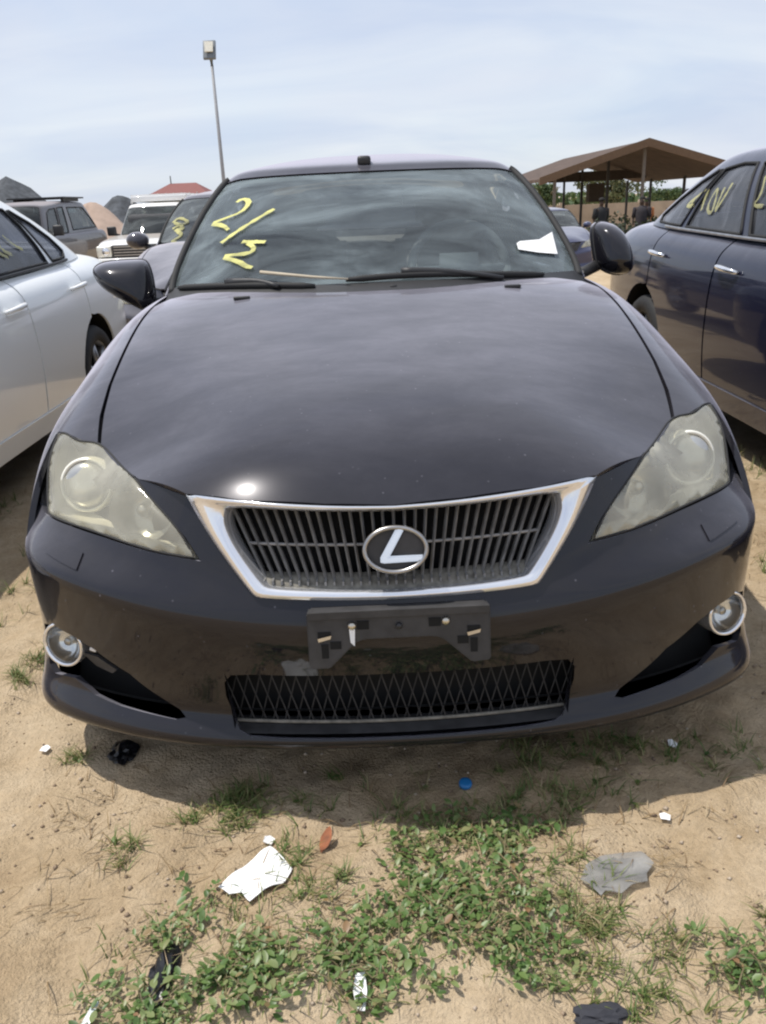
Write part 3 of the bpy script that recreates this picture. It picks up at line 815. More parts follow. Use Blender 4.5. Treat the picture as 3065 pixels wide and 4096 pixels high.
extrude_poly('torn_label', [pl(-.100, .028, .0145), pl(-.088, .028, .0145), pl(-.090, -.008, .0155), pl(-.098, .0, .0155)], .001, M['paper'], holder)
for sg in (-1, 1):
    extrude_poly('metal_clip', [pl(sg*.150-.014, .010, .014), pl(sg*.150+.014, .016, .014), pl(sg*.150+.012, .009, .014), pl(sg*.150-.012, .003, .014)], .002, M['steel'], holder)
# --- cowl, wipers
xs = np.linspace(-2.3, 2.3, 31)
A = GREEN.pos(np.stack([xs, np.full(31, .18)], 1)); B = GREEN.pos(np.stack([xs, np.full(31, -.02)], 1))
loft('cowl_panel', [A+np.array([0, -.002, .004]), B*np.array([1.0, 1, 1])+np.array([0, -.05, -.008]), B+np.array([0, -.14, -.04])], M['plastic'], car, False)
def on_glass(L, off=.012):
    st = np.array(L, float); return GREEN.pos(st)+GREEN.nrm(st)*off
def wiper(blade, arm):
    P = on_glass(curve_through(blade, 14), .012)
    w = tube('wiper', [tuple(p) for p in P], [.006]+[.010]*12+[.006], M['rubber'], car, 8)
    A_ = on_glass(curve_through(arm, 8), .018)
    tube('wiper_arm', [tuple(p) for p in A_], [.012, .012, .011, .010, .009, .008, .008, .007], M['plastic'], w, 8)
wiper([(-1.98, .14), (-1.4, .18), (-.95, .17), (-.50, .10)], [(-1.30, .24), (-1.1, .25), (-.95, .22), (-.8, .08)])
wiper([(-.25, .22), (.3, .28), (.85, .22), (1.5, .10)], [(.20, .34), (.40, .33), (.7, .24), (1.05, .04)])
# --- washer jets on the hood
for x in (-.42, .42, 0.05):
    p = TOP.pos([(np.interp(abs(x), TX[:5], range(5)), 5.75)])[0]
    o_ = box('washer_jet', (x, p[1], p[2]+.004), (.05 if abs(x) > .1 else .02, .018, .010), M['plastic'], car, bevel=.003)
# --- door mirrors
def mirror(sg, yaw, base, outline):
    """housing domed over a front outline (u outwards, v up), open side to the rear"""
    root_p = Vector(base); R_ = Matrix.Rotation(yaw, 3, 'Z')
    def W(u, y, v): return tuple(root_p+R_ @ Vector((sg*u, y, v)))
    C_ = curve_through(outline, 32, True); c0 = C_.mean(0)
    rings = []
    for y, k in ((-.088, .10), (-.085, .35), (-.074, .62), (-.052, .84), (-.022, .965), (.012, 1.0), (.040, .985), (.046, .95), (.040, .88)):
        rings.append([W(*(c0+(q-c0)*k)[[0]], y+.10*(q[0]-c0[0])*k+.42*(q[1]-c0[1])*k, (c0+(q-c0)*k)[1]) for q in C_])
    mi = loft('door_mirror', rings, M['black_paint'], car, True, (True, False))
    mesh_obj('mirror_glass', rings[-1], [tuple(range(32))], M['chrome'], mi, False)
    tube('mirror_foot', [W(-.045, .0, -.050), W(-.10, .01, -.075), W(-.17, .02, -.085)], [.020, .020, .03], M['plastic'], mi, 10, None)
    tube('mirror_seam', rings[5]+rings[5][:1], .0035, M['rubber'], mi, 5)
    return mi
mirror(-1, math.radians(10), (-.905, 1.62, 1.038), [(.100, .040), (.086, .064), (.04, .076), (-.05, .078), (-.092, .066), (-.106, .01), (-.106, -.060), (-.086, -.098), (-.045, -.085), (.02, -.048), (.076, -.006)])
mirror(1, math.radians(12), (.855, 1.62, 1.085), [(.062, -.045), (.060, .0), (.044, .045), (.018, .078), (-.02, .092), (-.050, .084), (-.064, .05), (-.066, -.02), (-.056, -.060), (-.02, -.082), (.03, -.088), (.054, -.075)])
for sg in (1, -1):     # black triangle at the foot of the A-pillar
    P = GREEN.pos([(2.75, .12), (3.26, .22), (3.30, 1.4)])+GREEN.nrm([(2.75, .12), (3.26, .22), (3.30, 1.4)])*.004
    extrude_poly('mirror_sail', [(sg*a, b, c) for a, b, c in P], .006, M['plastic'], car)
# --- windscreen surround, markings, papers
D = curve_through([(2.2, .05), (2.36, .6), (2.41, 1.5), (2.43, 3.0), (2.40, 4.0), (2.30, 4.35)], 30); P = GREEN.pos(D)+GREEN.nrm(D)*.002
for sg in (1, -1): tube('windscreen_seal', [(sg*a, b, c) for a, b, c in P], .013, M['rubber'], car, 6)
# frit band along the top of the glass, inside
fb = trim('windscreen_frit', GREEN, [(0, 4.0), (2.1, 3.93), (2.33, 4.0), (1.8, 4.22), (0, 4.28)], [], M['plastic'], car, .3, .2, 0, 0, -.007)
# small dark aerial on the roof
box('roof_aerial', (-.02, 1.985, 1.426), (.052, .06, .034), M['plastic'], car, bevel=.012)
# --- cabin seen through the glass
trim('dashboard', GREEN, [(0, .05), (2.2, .08), (2.6, .3), (2.3, .62), (1.2, .66), (0, .68)], [], M['interior'], car, .3, .2, 0, 0, -.16)
loft('dash_top', [[(x, 1.24+.20*x*x, .985) for x in np.linspace(-.66, .66, 15)], [(x, 1.62, 1.005+.02*math.cos(x*4)) for x in np.linspace(-.68, .68, 15)], [(x, 1.78, .96) for x in np.linspace(-.70, .70, 15)], [(x, 1.80, .60) for x in np.linspace(-.70, .70, 15)]], M['interior'], car, False)
for sg in (1, -1):
    bm = bmesh.new()
    R_ = Matrix.Rotation(math.radians(18), 3, 'X')
    s_ = sg*.36
    add_box(bm, (s_, 2.42, .56), (.50, .52, .16)); add_box(bm, (s_, 2.72, .86), (.48, .15, .60), Matrix.Rotation(math.radians(-16), 3, 'X'))
    bmesh.ops.bevel(bm, geom=bm.edges[:], offset=.05, segments=3, affect='EDGES')
    st_ = bm_obj('front_seat', bm, M['seat'], car)
    bm = bmesh.new(); add_box(bm, (s_, 2.83, 1.225), (.27, .10, .17)); bmesh.ops.bevel(bm, geom=bm.edges[:], offset=.04, segments=3, affect='EDGES')
    bm_obj('headrest', bm, M['seat'], st_)
bm = bmesh.new(); add_box(bm, (0, 3.25, .55), (1.25, .5, .18)); add_box(bm, (0, 3.52, .86), (1.25, .16, .55), Matrix.Rotation(math.radians(-18), 3, 'X'))
bmesh.ops.bevel(bm, geom=bm.edges[:], offset=.05, segments=3, affect='EDGES')
bm_obj('rear_seat', bm, M['seat'], car)
box('cabin_floor', (0, 2.6, .33), (1.45, 2.4, .05), M['void'], car)
sw = Vector((.33, 1.86, 1.02)); tilt = Matrix.Rotation(math.radians(-26), 3, 'X')
swr = tube('steering_wheel', [sw+tilt @ Vector((.185*math.cos(a), 0, .185*math.sin(a))) for a in np.linspace(0, 2*np.pi, 33)], .018, M['seat'], car, 8)
bm = bmesh.new()
add_box(bm, sw, (.15, .05, .11), tilt)
for a in (math.pi, 0, -math.pi/2): add_tube(bm, [sw, sw+tilt @ Vector((.18*math.cos(a), 0, .18*math.sin(a)))], .017, 6)
bm_obj('wheel_hub', bm, M['interior'], swr)
box('rear_view_mirror', (0, 1.93, 1.29), (.24, .03, .065), M['interior'], car, bevel=.012)
# --- marker writing, paper and a dry stalk on the windscreen
def strokes(root, net, sg, lines, w, m, name='marker_stroke', off=.003, n=14):
    for L in lines:
        D = curve_through(L, n) if len(L) > 2 else np.linspace(L[0], L[1], n)
        P = net.pos(D)+net.nrm(D)*off; N = net.nrm(D)
        T = np.gradient(P, axis=0); B = np.cross(N, T); B /= np.linalg.norm(B, axis=1)[:, None]
        ww = w*(.65+.6*np.random.rand(n))[:, None]
        S = np.array([sg, 1, 1])
        loft(name, [(P+B*ww)*S, (P+N*.0012)*S, (P-B*ww)*S], m, root, False)
strokes(car, GREEN, -1, [[(1.60, 2.95), (1.52, 3.07), (1.41, 2.95), (1.42, 2.68), (1.56, 2.45), (1.86, 2.23), (1.70, 2.16), (1.53, 1.96)],
    [(1.04, 2.6), (1.25, 2.19), (1.42, 1.85), (1.56, 1.53)], [(1.29, 1.54), (1.16, 1.52), (1.03, 1.50)],
    [(1.22, 1.49), (1.14, 1.33), (1.16, 1.20), (1.27, 1.15), (1.47, 1.09), (1.3, .96), (1.18, .80), (1.10, .74)]], .0095, M['yellow_mark'])
pp = GREEN.pos([(1.36, 1.11), (1.41, 1.17), (1.69, 1.2), (2.03, 1.44), (1.89, .72), (1.58, .8), (1.35, .92)])+GREEN.nrm([(1.36, 1.11), (1.41, 1.17), (1.69, 1.2), (2.03, 1.44), (1.89, .72), (1.58, .8), (1.35, .92)])*.004
slip = tag(extrude_poly('paper_slip', [tuple(q) for q in pp], .0008, M['paper'], None), 'white paper slip stuck on the windscreen above the steering wheel', 'paper')
A_ = on_glass([(-.98, .46), (-.53, .27), (-.23, .17)], .022)
stalk = tag(tube('dry_stalk', [tuple(q) for q in A_], [.006, .005, .003], M['wood'], None, 6), 'dry straw coloured stalk lying on the wiper of the black sedan', 'stalk')
# ------------------------------------------------------------------ ground
_lat = {}
def vnoise(x, y, f, seed):
    """smooth lattice noise, -1..1"""
    if seed not in _lat: _lat[seed] = np.random.RandomState(seed).rand(256, 256)*2-1
    L = _lat[seed]; X = np.asarray(x)*f; Y = np.asarray(y)*f
    i = np.floor(X).astype(int); j = np.floor(Y).astype(int)
    u = X-i; v = Y-j; u = u*u*(3-2*u); v = v*v*(3-2*v)
    g = lambda a, b: L[a % 256, b % 256]
    return (g(i, j)*(1-u)+g(i+1, j)*u)*(1-v)+(g(i, j+1)*(1-u)+g(i+1, j+1)*u)*v
def gz(x, y):
    x = np.asarray(x, float); y = np.asarray(y, float)
    base = -.027*np.clip(y-5, 0, 30)
    near = np.clip(1.4-np.hypot(x, y-.8)/4.5, 0, 1)
    h = .018*vnoise(x, y, 2.1, 1)+.012*vnoise(x+.3*y, y, 5.3, 2)+.008*vnoise(x*.7+y*.7, (y-x)*1.6, 9, 3)+.0045*vnoise(x, y, 27, 4)
    # trodden hollows
    for k, (a, b, r, d) in enumerate(DENTS): h = h-d*np.exp(-(((x-a)/r)**2+((y-b)/(r*1.5))**2))
    return base+h*near
rs = np.random.RandomState(3)
DENTS = [(rs.uniform(-1.1, 1.1), rs.uniform(-.7, 1.2), rs.uniform(.025, .06), rs.uniform(.005, .016)) for _ in range(150)]
def graded(a, b, step, far, g=1.13):
    c = list(np.arange(a, b+1e-9, step)); d = step
    up = []; x = c[-1]
    while x < far: d *= g; x += d; up.append(x)
    d = step; dn = []; x = c[0]
    while x > -far: d *= g; x -= d; dn.append(x)
    return np.array(dn[::-1]+c+up)
GX, GY = graded(-1.5, 1.5, .016, 1500), graded(-.75, 1.3, .016, 1500)
XX, YY = np.meshgrid(GX, GY); ZZ = gz(XX, YY)
nx, ny = len(GX), len(GY)
gv = np.stack([XX.ravel(), YY.ravel(), ZZ.ravel()], 1)
idx = np.arange(nx*ny).reshape(ny, nx)
gf = np.stack([idx[:-1, :-1].ravel(), idx[:-1, 1:].ravel(), idx[1:, 1:].ravel(), idx[1:, :-1].ravel()], 1)
import bisect
_GXl, _GYl = list(GX), list(GY)
def gh(x, y):
    i = min(max(bisect.bisect_right(_GXl, x)-1, 0), nx-2); j = min(max(bisect.bisect_right(_GYl, y)-1, 0), ny-2)
    u = (x-GX[i])/(GX[i+1]-GX[i]); v = (y-GY[j])/(GY[j+1]-GY[j])
    return float((ZZ[j, i]*(1-u)+ZZ[j, i+1]*u)*(1-v)+(ZZ[j+1, i]*(1-u)+ZZ[j+1, i+1]*u)*v)
def sand_mat():
    m, nt, out = mat('dry_sand')
    co = coords(nt)
    big = noise(nt, .9, 6, .6, co)
    mid = noise(nt, 6.5, 6, .65, co, .6)
    bm_ = mth(nt, 'ADD', mth(nt, 'MULTIPLY', big, .55), mth(nt, 'MULTIPLY', mid, .45))
    base = ramp(nt, bm_, [(.34, (.35, .250, .150)), (.46, (.45, .340, .215)), (.55, (.52, .405, .270)), (.68, (.60, .485, .340))])
    fine = noise(nt, 60, 6, .7, co)
    mixn = node(nt, 'ShaderNodeMixRGB', _blend_type='MULTIPLY', Fac=.75)
    nt.links.new(base, mixn.inputs[1]); nt.links.new(ramp(nt, fine, [(.25, .72), (.6, 1.08)]), mixn.inputs[2])
    # scattered dead plant crumbs
    v = node(nt, 'ShaderNodeTexVoronoi', Scale=48.0); nt.links.new(co, v.inputs['Vector'])
    crumb = ramp(nt, v.outputs['Distance'], [(.10, 1.0), (.17, 0.0)])
    gate = ramp(nt, noise(nt, 3.2, 5, .65, co), [(.50, 0), (.60, 1)])
    mu = node(nt, 'ShaderNodeMath', _operation='MULTIPLY'); nt.links.new(crumb, mu.inputs[0]); nt.links.new(gate, mu.inputs[1])
    m2 = node(nt, 'ShaderNodeMixRGB'); nt.links.new(mu.outputs[0], m2.inputs[0]); nt.links.new(mixn.outputs[0], m2.inputs[1]); m2.inputs[2].default_value = (.14, .095, .055, 1)
    b = pbsdf(nt, Base__Color=m2.outputs[0], Roughness=.95)
    b.inputs['Specular IOR Level'].default_value = .15
    ad = node(nt, 'ShaderNodeMath', _operation='ADD'); nt.links.new(noise(nt, 38, 7, .7, co), ad.inputs[0]); nt.links.new(noise(nt, 160, 3, .6, co), ad.inputs[1])
    bp = node(nt, 'ShaderNodeBump', Strength=.8, Distance=.014)
    nt.links.new(ad.outputs[0], bp.inputs['Height']); nt.links.new(bp.outputs[0], b.inputs['Normal'])
    nt.links.new(b.outputs[0], out.inputs[0])
    return m
M['sand'] = sand_mat()
ground = mesh_obj('ground', gv, gf, M['sand'])
ground['kind'] = 'structure'

# ------------------------------------------------------------------ weeds and grass
def leaf_mat(name, stops, rough=.55, trans=.25):
    m, nt, out = mat(name)
    g = node(nt, 'ShaderNodeNewGeometry')
    col = ramp(nt, g.outputs['Random Per Island'], stops)
    b = pbsdf(nt, Base__Color=col, Roughness=rough)
    t = node(nt, 'ShaderNodeBsdfTranslucent'); nt.links.new(col, t.inputs[0])
    x = node(nt, 'ShaderNodeMixShader', Fac=trans); nt.links.new(b.outputs[0], x.inputs[1]); nt.links.new(t.outputs[0], x.inputs[2])
    nt.links.new(x.outputs[0], out.inputs[0])
    return m
M['leaf'] = leaf_mat('weed_leaf', [(0, (.070, .130, .035)), (.3, (.115, .200, .055)), (.6, (.17, .25, .08)), (.86, (.26, .31, .13)), (.95, (.34, .31, .15)), (1, (.30, .17, .09))], .40, .35)
M['grass'] = leaf_mat('grass_blade', [(0, (.08, .13, .03)), (.45, (.14, .19, .05)), (.75, (.22, .22, .08)), (1, (.36, .29, .15))], .6)
M['dead'] = leaf_mat('dead_stalk', [(0, (.16, .10, .05)), (.5, (.26, .18, .09)), (1, (.40, .31, .19))], .8, .05)
M['stem'] = simple('weed_stem', (.13, .105, .05), .7)
BLOBS = [(-.409, -.326, .182, .146, 'b', 1.0), (-.272, -.252, .119, .124, 'b', 1.0), (-.341, -.201, .074, .038, 'b', .8), (-.110, -.290, .093, .118, 'b', .55), (-.075, -.409, .129, .059, 'b', .6),
    (.107, -.141, .141, .128, 'b', .8), (.136, -.288, .138, .101, 'b', .9), (.241, -.045, .064, .061, 'b', .7), (.193, -.361, .088, .042, 'b', .6), (.552, -.406, .070, .082, 'b', .9), (.02, -.22, .06, .05, 'b', .5),
    (.464, -.351, .088, .056, 'g', .6), (.385, -.453, .103, .034, 'g', .7), (.369, -.291, .069, .059, 'g', .7), (.386, .063, .139, .052, 'g', .6), (.420, .203, .238, .080, 'g', .6), (.25, .0, .12, .10, 'g', .6),
    (-.378, .101, .070, .089, 'g', 1.3), (-.475, .066, .046, .043, 'g', .7), (-.826, .288, .039, .043, 'g', .9), (-.613, -.046, .038, .046, 'g', .9), (-.749, .127, .060, .080, 'd', .9), (-1.093, .750, .047, .150, 'g', .9),
    (-.239, -.063, .043, .044, 'g', 1.0), (1.785, 2.184, .10, .674, 'g', .9), (.659, -.280, .018, .038, 'g', .8), (.753, .197, .118, .106, 'g', .3), (-.591, .035, .169, .227, 'd', .30), (.481, .0, .161, .174, 'd', .35), (-1.743, 2.14, .074, .319, 'g', .8),
    (-.05, .10, .35, .10, 'g', .12), (.30, -.10, .25, .2, 'd', .3), (.30, -.22, .10, .12, 'g', .5), (.05, -.02, .14, .07, 'g', .5), (-.20, -.36, .12, .08, 'b', .8), (-.50, -.40, .10, .08, 'b', .9), (.30, -.40, .10, .06, 'g', .6), (.62, -.44, .08, .06, 'b', .8), (.10, -.05, .10, .05, 'b', .5), (-.18, -.15, .06, .06, 'g', .5), (-.45, -.1, .3, .25, 'd', .3), (1.40, .9, .25, .5, 'g', .15), (-1.3, 1.6, .12, .8, 'g', .25), (1.35, 2.2, .15, .9, 'g', .3)]
rw = np.random.RandomState(11)
class Acc:
    def __init__(self): self.V = []; self.F = []
    def add(self, V, F):
        b = len(self.V); self.V += [tuple(v) for v in V]; self.F += [tuple(b+k for k in f) for f in F]
def leaf(acc, p, d, up, ln, wd, curl):
    d = d/np.linalg.norm(d); s = np.cross(d, up); s /= max(np.linalg.norm(s), 1e-6); n = np.cross(s, d)
    prof = [(0, .10, 0), (.28, .85, .12), (.6, 1.0, .16), (.86, .60, .08), (1.0, .05, 0)]
    V = []; F = []
    for a, w, r in prof:
        c = p+d*ln*a+n*(-curl*a*a*ln)
        V += [c+s*wd*w*.5+n*r*wd*.6, c-n*r*wd*.15, c-s*wd*w*.5+n*r*wd*.6]
    for i in range(4):
        for k in (0, 1): F.append((i*3+k, i*3+k+1, i*3+k+4, i*3+k+3))
    acc.add(V, F)
def blade(acc, p, az, ln, wd, lean):
    d = np.array([math.cos(az), math.sin(az), 0]); s = np.array([-math.sin(az), math.cos(az), 0])
    V = []
    for a in (0, .35, .7, 1.0):
        c = p+d*ln*(lean*a*(.5+.5*a))+np.array([0, 0, ln*a*(1-.45*lean*a)])
        w = wd*(1-a)**.6 if a < 1 else .0
        V += [c+s*w, c-s*w]
    acc.add(V, [(0, 1, 3, 2), (2, 3, 5, 4), (4, 5, 7, 6)])
leaves, grass, dead, stems = Acc(), Acc(), Acc(), Acc()
for x, y, rx, ry, kind, den in BLOBS:
    area = math.pi*rx*ry
    if kind == 'b':
        for _ in range(int(area*den*2600)+3):          # sprigs: a creeping stem with leaves along it
            a = rw.uniform(0, 6.283); r = math.sqrt(rw.rand())*rw.uniform(.75, 1.32)
            px, py = x+rx*r*math.cos(a), y+ry*r*math.sin(a)
            az = rw.uniform(0, 6.283); L = rw.uniform(.03, .085); nl = rw.randint(4, 9)
            if vnoise(px, py, 11, 21)+.6*vnoise(px, py, 27, 22) < -.22: continue
            for k in range(nl):
                t = k/nl
                qx, qy = px+math.cos(az)*L*t, py+math.sin(az)*L*t
                h = gh(qx, qy)+.004+.022*math.sin(t*2.6)*rw.uniform(.3, 1.1)
                la = az+(1.2 if k % 2 else -1.2)+rw.uniform(-.6, .6)
                el = rw.uniform(-.1, .75)
                ln = .006+.019*rw.rand()**1.6
                leaf(leaves, np.array([qx, qy, h]), np.array([math.cos(la)*math.cos(el), math.sin(la)*math.cos(el), math.sin(el)]), np.array([0, 0, 1.0]), ln, ln*rw.uniform(.30, .66), rw.uniform(-.1, .4))
            if rw.rand() < .45:
                s = np.array([-math.sin(az), math.cos(az), 0])*.0012
                P = [np.array([px+math.cos(az)*L*t, py+math.sin(az)*L*t, gh(px, py)+.003+.02*math.sin(t*2.6)]) for t in (0, .35, .7, 1)]
                stems.add([P[0]+s, P[0]-s, P[1]+s, P[1]-s, P[2]+s, P[2]-s, P[3]+s, P[3]-s], [(0, 1, 3, 2), (2, 3, 5, 4), (4, 5, 7, 6)])
        for _ in range(int(area*den*2200)):
            a = rw.uniform(0, 6.283); r = math.sqrt(rw.rand())*1.1
            px, py = x+rx*r*math.cos(a), y+ry*r*math.sin(a)
            blade(grass, np.array([px, py, gh(px, py)-.002]), rw.uniform(0, 6.283), rw.uniform(.02, .05), .0016, rw.uniform(.5, 1.3))
    elif kind == 'g':
        for _ in range(int(area*den*(1500 if y < .8 else 160))+2):   # tufts
            a = rw.uniform(0, 6.283); r = math.sqrt(rw.rand())*rw.uniform(.7, 1.2)
            px, py = x+rx*r*math.cos(a), y+ry*r*math.sin(a)
            for k in range(rw.randint(4, 12)):
                ox, oy = rw.normal(0, .006, 2)
                blade(grass, np.array([px+ox, py+oy, gh(px, py)-.002]), rw.uniform(0, 6.283), rw.uniform(.018, .055)*(1 if y < .8 else 1.7), .0017, rw.uniform(.4, 1.4))
            if rw.rand() < .35:
                la = rw.uniform(0, 6.283); ln = rw.uniform(.01, .02)
                leaf(leaves, np.array([px, py, gh(px, py)+.006]), np.array([math.cos(la), math.sin(la), rw.uniform(0, .5)]), np.array([0, 0, 1.0]), ln, ln*.55, .2)
    if kind == 'd' or rw.rand() < .8:
        for _ in range(int(area*(den if kind == 'd' else .35)*1800)):
            a = rw.uniform(0, 6.283); r = math.sqrt(rw.rand())*1.2
            px, py = x+rx*r*math.cos(a), y+ry*r*math.sin(a)
            blade(dead, np.array([px, py, gh(px, py)+.001]), rw.uniform(0, 6.283), rw.uniform(.012, .05), .0014, rw.uniform(1.2, 2.0))
for nm, acc, m, lab in (('weed', leaves, 'leaf', 'low broad-leaved green weeds creeping over the sand'), ('grass', grass, 'grass', 'thin green grass tufts scattered over the sand'),
                        ('dry_grass', dead, 'dead', 'dead brown grass stalks scattered on the sand'), ('weed_stem', stems, 'stem', 'reddish creeping stems among the weeds')):
    o = mesh_obj(nm, acc.V, acc.F, M[m]); o['kind'] = 'stuff'; tag(o, lab, 'plants')
# pebbles and crumbs of earth
acc = Acc()
for _ in range(5200):
    px, py = rw.uniform(-1.2, 1.1), rw.uniform(-.5, 1.1)
    if vnoise(px, py, 6, 23)+.5*vnoise(px, py, 15, 24) < -.1: continue
    r = .0012+.0065*rw.rand()**4; c = np.array([px, py, gh(px, py)+r*.3])
    V = [c+np.array(q)*r*rw.uniform(.6, 1.2) for q in ((1, 0, 0), (0, 1, 0), (-1, 0, 0), (0, -1, 0), (0, 0, .8), (0, 0, -.8))]
    acc.add(V, [(0, 1, 4), (1, 2, 4), (2, 3, 4), (3, 0, 4), (1, 0, 5), (2, 1, 5), (3, 2, 5), (0, 3, 5)])
o = mesh_obj('earth_crumb', acc.V, acc.F, leaf_mat('earth_crumbs', [(0, (.14, .10, .07)), (.5, (.30, .22, .15)), (1, (.48, .40, .31))], .9, 0.0)); o['kind'] = 'stuff'; tag(o, 'small crumbs of earth and grit on the sand', 'grit')

# ------------------------------------------------------------------ litter
def crumpled(name, outline, h, m, lab, cat, seed, du=.008, thick=.0012, base=.004):
    """sheet lying on the sand, creased"""
    O = np.array(outline, float); uv, F = cdt(densify(O, du*1.2), [], du, du)
    z = gz(uv[:, 0], uv[:, 1])+base+h*(.5+.5*vnoise(uv[:, 0], uv[:, 1]*.8, 22, seed))+h*.6*np.abs(vnoise(uv[:, 0]*1.3+uv[:, 1], uv[:, 1], 13, seed+1))
    V = np.column_stack([uv, z])
    o = mesh_obj(name, V, F, m, None, False)
    so = o.modifiers.new('thick', 'SOLIDIFY'); so.thickness = thick; so.offset = 1
    return tag(o, lab, cat)
crumpled('paper_sheet', [(-.384, -.161), (-.293, -.049), (-.240, -.118), (-.257, -.157), (-.290, -.175), (-.316, -.203), (-.335, -.175), (-.36, -.18)], .012, M['paper'], 'crumpled white paper sheet lying at the edge of the weeds', 'paper', 31)
def film_mat():
    m, nt, out = mat('thin_grey_plastic')
    b = pbsdf(nt, Base__Color=ramp(nt, noise(nt, 26, 5), [(.3, (.20, .20, .20)), (.7, (.36, .35, .33))]), Roughness=.4)
    t = node(nt, 'ShaderNodeBsdfTransparent'); x = node(nt, 'ShaderNodeMixShader')
    nt.links.new(ramp(nt, noise(nt, 14, 5), [(.35, .15), (.7, .65)]), x.inputs[0]); nt.links.new(b.outputs[0], x.inputs[1]); nt.links.new(t.outputs[0], x.inputs[2]); nt.links.new(x.outputs[0], out.inputs[0])
    return m
pm_ = film_mat()
crumpled('plastic_sheet', [(.334, -.188), (.352, -.160), (.387, -.139), (.43, -.133), (.469, -.140), (.484, -.172), (.462, -.196), (.455, -.221), (.425, -.224), (.40, -.240), (.372, -.228), (.362, -.236), (.352, -.214)], .008, pm_, 'flat grey plastic sheet half pressed into the bare sand', 'plastic sheet', 33, base=.006)
bk = simple('black_plastic_film', (.008, .008, .010), .28, var=.2, scale=30)
def wad(name, c, r, m, lab, cat, seed, sq=.6, n=3):
    bm = bmesh.new(); bmesh.ops.create_icosphere(bm, subdivisions=n, radius=1)
    rr = np.random.RandomState(seed)
    for v in bm.verts:
        k = 1+.35*float(vnoise(v.co.x*1.3+v.co.z, v.co.y*1.3, 1.7, seed))+.22*float(vnoise(v.co.x+v.co.y, v.co.z*2, 3.9, seed+1))
        v.co = Vector((c[0]+v.co.x*r[0]*k, c[1]+v.co.y*r[1]*k, gh(c[0], c[1])+r[2]*.75+v.co.z*r[2]*k))
    return tag(bm_obj(name, bm, m, None, False), lab, cat)
wad('plastic_bag', (-.700, .298), (.032, .040, .020), bk, 'crumpled black plastic bag in the shade under the bumper', 'bag', 41)
wad('plastic_scrap', (-.455, -.345), (.022, .050, .012), bk, 'torn black plastic scrap among the green weeds', 'scrap', 43)
wad('cloth_scrap', (.300, -.470), (.040, .024, .012), simple('dark_rag', (.035, .036, .045), .9), 'small dark grey rag beside thin grass in the foreground', 'rag', 45)
tag(lathe('bottle_cap', (.143, .119, gh(.143, .119)+.001), (.1, -.2, 1), [(.015, 0), (.0155, .007), (.014, .011), (.008, .0115), (.0005, .0118)], simple('blue_plastic', (.02, .17, .42), .4), None, 20), 'blue plastic bottle cap on the shaded sand', 'bottle cap')
acc = Acc()
leaf(acc, np.array([-.185, -.062, gh(-.185, -.062)+.004]), np.array([.35, 1, .12]), np.array([0, 0, 1.0]), .058, .024, -.25)
tag(mesh_obj('dead_leaf', acc.V, acc.F, simple('rust_leaf', (.24, .075, .025), .7, var=.4, scale=60)), 'curled rust brown dead leaf beside the paper sheet', 'leaf')
crumpled('plastic_strip', [(-.108, -.375), (-.092, -.372), (-.088, -.41), (-.092, -.445), (-.106, -.447), (-.112, -.41)], .008, M['paper'], 'narrow white plastic strip among sparse weeds', 'strip', 51, .005, base=.012)
crumpled('glass_shard', [(-.578, -.44), (-.560, -.39), (-.552, -.395), (-.562, -.445)], .004, simple('pale_shard', (.55, .60, .58), .2), 'pale thin shard at the left border of the weeds', 'shard', 53, .005, base=.008)
for k, (x, y, lab) in enumerate(((.672, .24, 'white paper scrap in the shaded grass by the right fog lamp'), (.561, -.021, 'white paper scrap on bare sand beyond the grey plastic sheet'), (-.914, .34, 'white paper scrap on open sand beside the left fog lamp'), (-.299, -.023, 'torn pale plastic scrap touching the paper sheet'))):
    crumpled('paper_scrap', [(x-.012, y-.008), (x+.006, y-.013), (x+.013, y+.003), (x+.002, y+.012), (x-.010, y+.008)], .006, M['paper'], lab, 'paper', 60+2*k, .005)
# ------------------------------------------------------------------ neighbouring sedans
def plain_front(root, pm, glass_m):
    front_bumper(root, pm, False); hood_panel(root, pm)
    for sg in (1, -1):
        patch('headlight', lens_outline(sg), .014, M['lens_cover'], root, .02, (sg*.3, -.9, .3), .03)
        patch('lamp_housing', lens_outline(sg)*np.array([.99, 1, .99])+np.array([0, .04, 0]), 0, M['reflector_dark'], root, 0, (sg*.3, -.9, .3), .05)
        mi = loft('door_mirror', [[(sg*(.93+k*.10*math.cos(a)), 1.62+y, 1.04+k*.075*math.sin(a)) for a in np.linspace(0, 2*np.pi, 20, endpoint=False)] for y, k in ((-.09, .1), (-.08, .5), (-.05, .85), (0, 1), (.05, 1))], pm, root, True, (True, True))
        tube('mirror_foot', [(sg*.86, 1.62, .99), (sg*.76, 1.64, .96)], .025, M['plastic'], mi, 8)
        tube('windscreen_seal', [(sg*a, b, c) for a, b, c in GREEN.pos(curve_through([(2.2, .05), (2.40, 1.5), (2.42, 3.0), (2.30, 4.35)], 16))], .012, M['rubber'], root, 6)
    o = patch('grille', [(.30, .072, .53), (.40, .13, .66), (.40, .15, .70), (.2, .09, .705), (0, .078, .705), (-.2, .09, .705), (-.40, .15, .70), (-.40, .13, .66), (-.30, .072, .53), (0, .052, .52)], .004, M['plastic_dusty'], root, .02, (0, -1, 0), .04)
silver = tag(empty('parked_car', (-2.60, .20, 0)), 'silver sedan parked alongside the left flank of the black sedan', 'car')
sedan_shell(silver, M['silver_paint'], M['glass_tint'])
plain_front(silver, M['silver_paint'], M['glass_tint'])
navy = tag(empty('parked_car', (2.60, .06, 0)), 'glossy navy blue sedan with yellow writing on its side windows', 'car')
navy.scale = (1, 1.07, 1.04)
sedan_shell(navy, M['navy_paint'], M['glass_tint'], winq=WIN_QN)
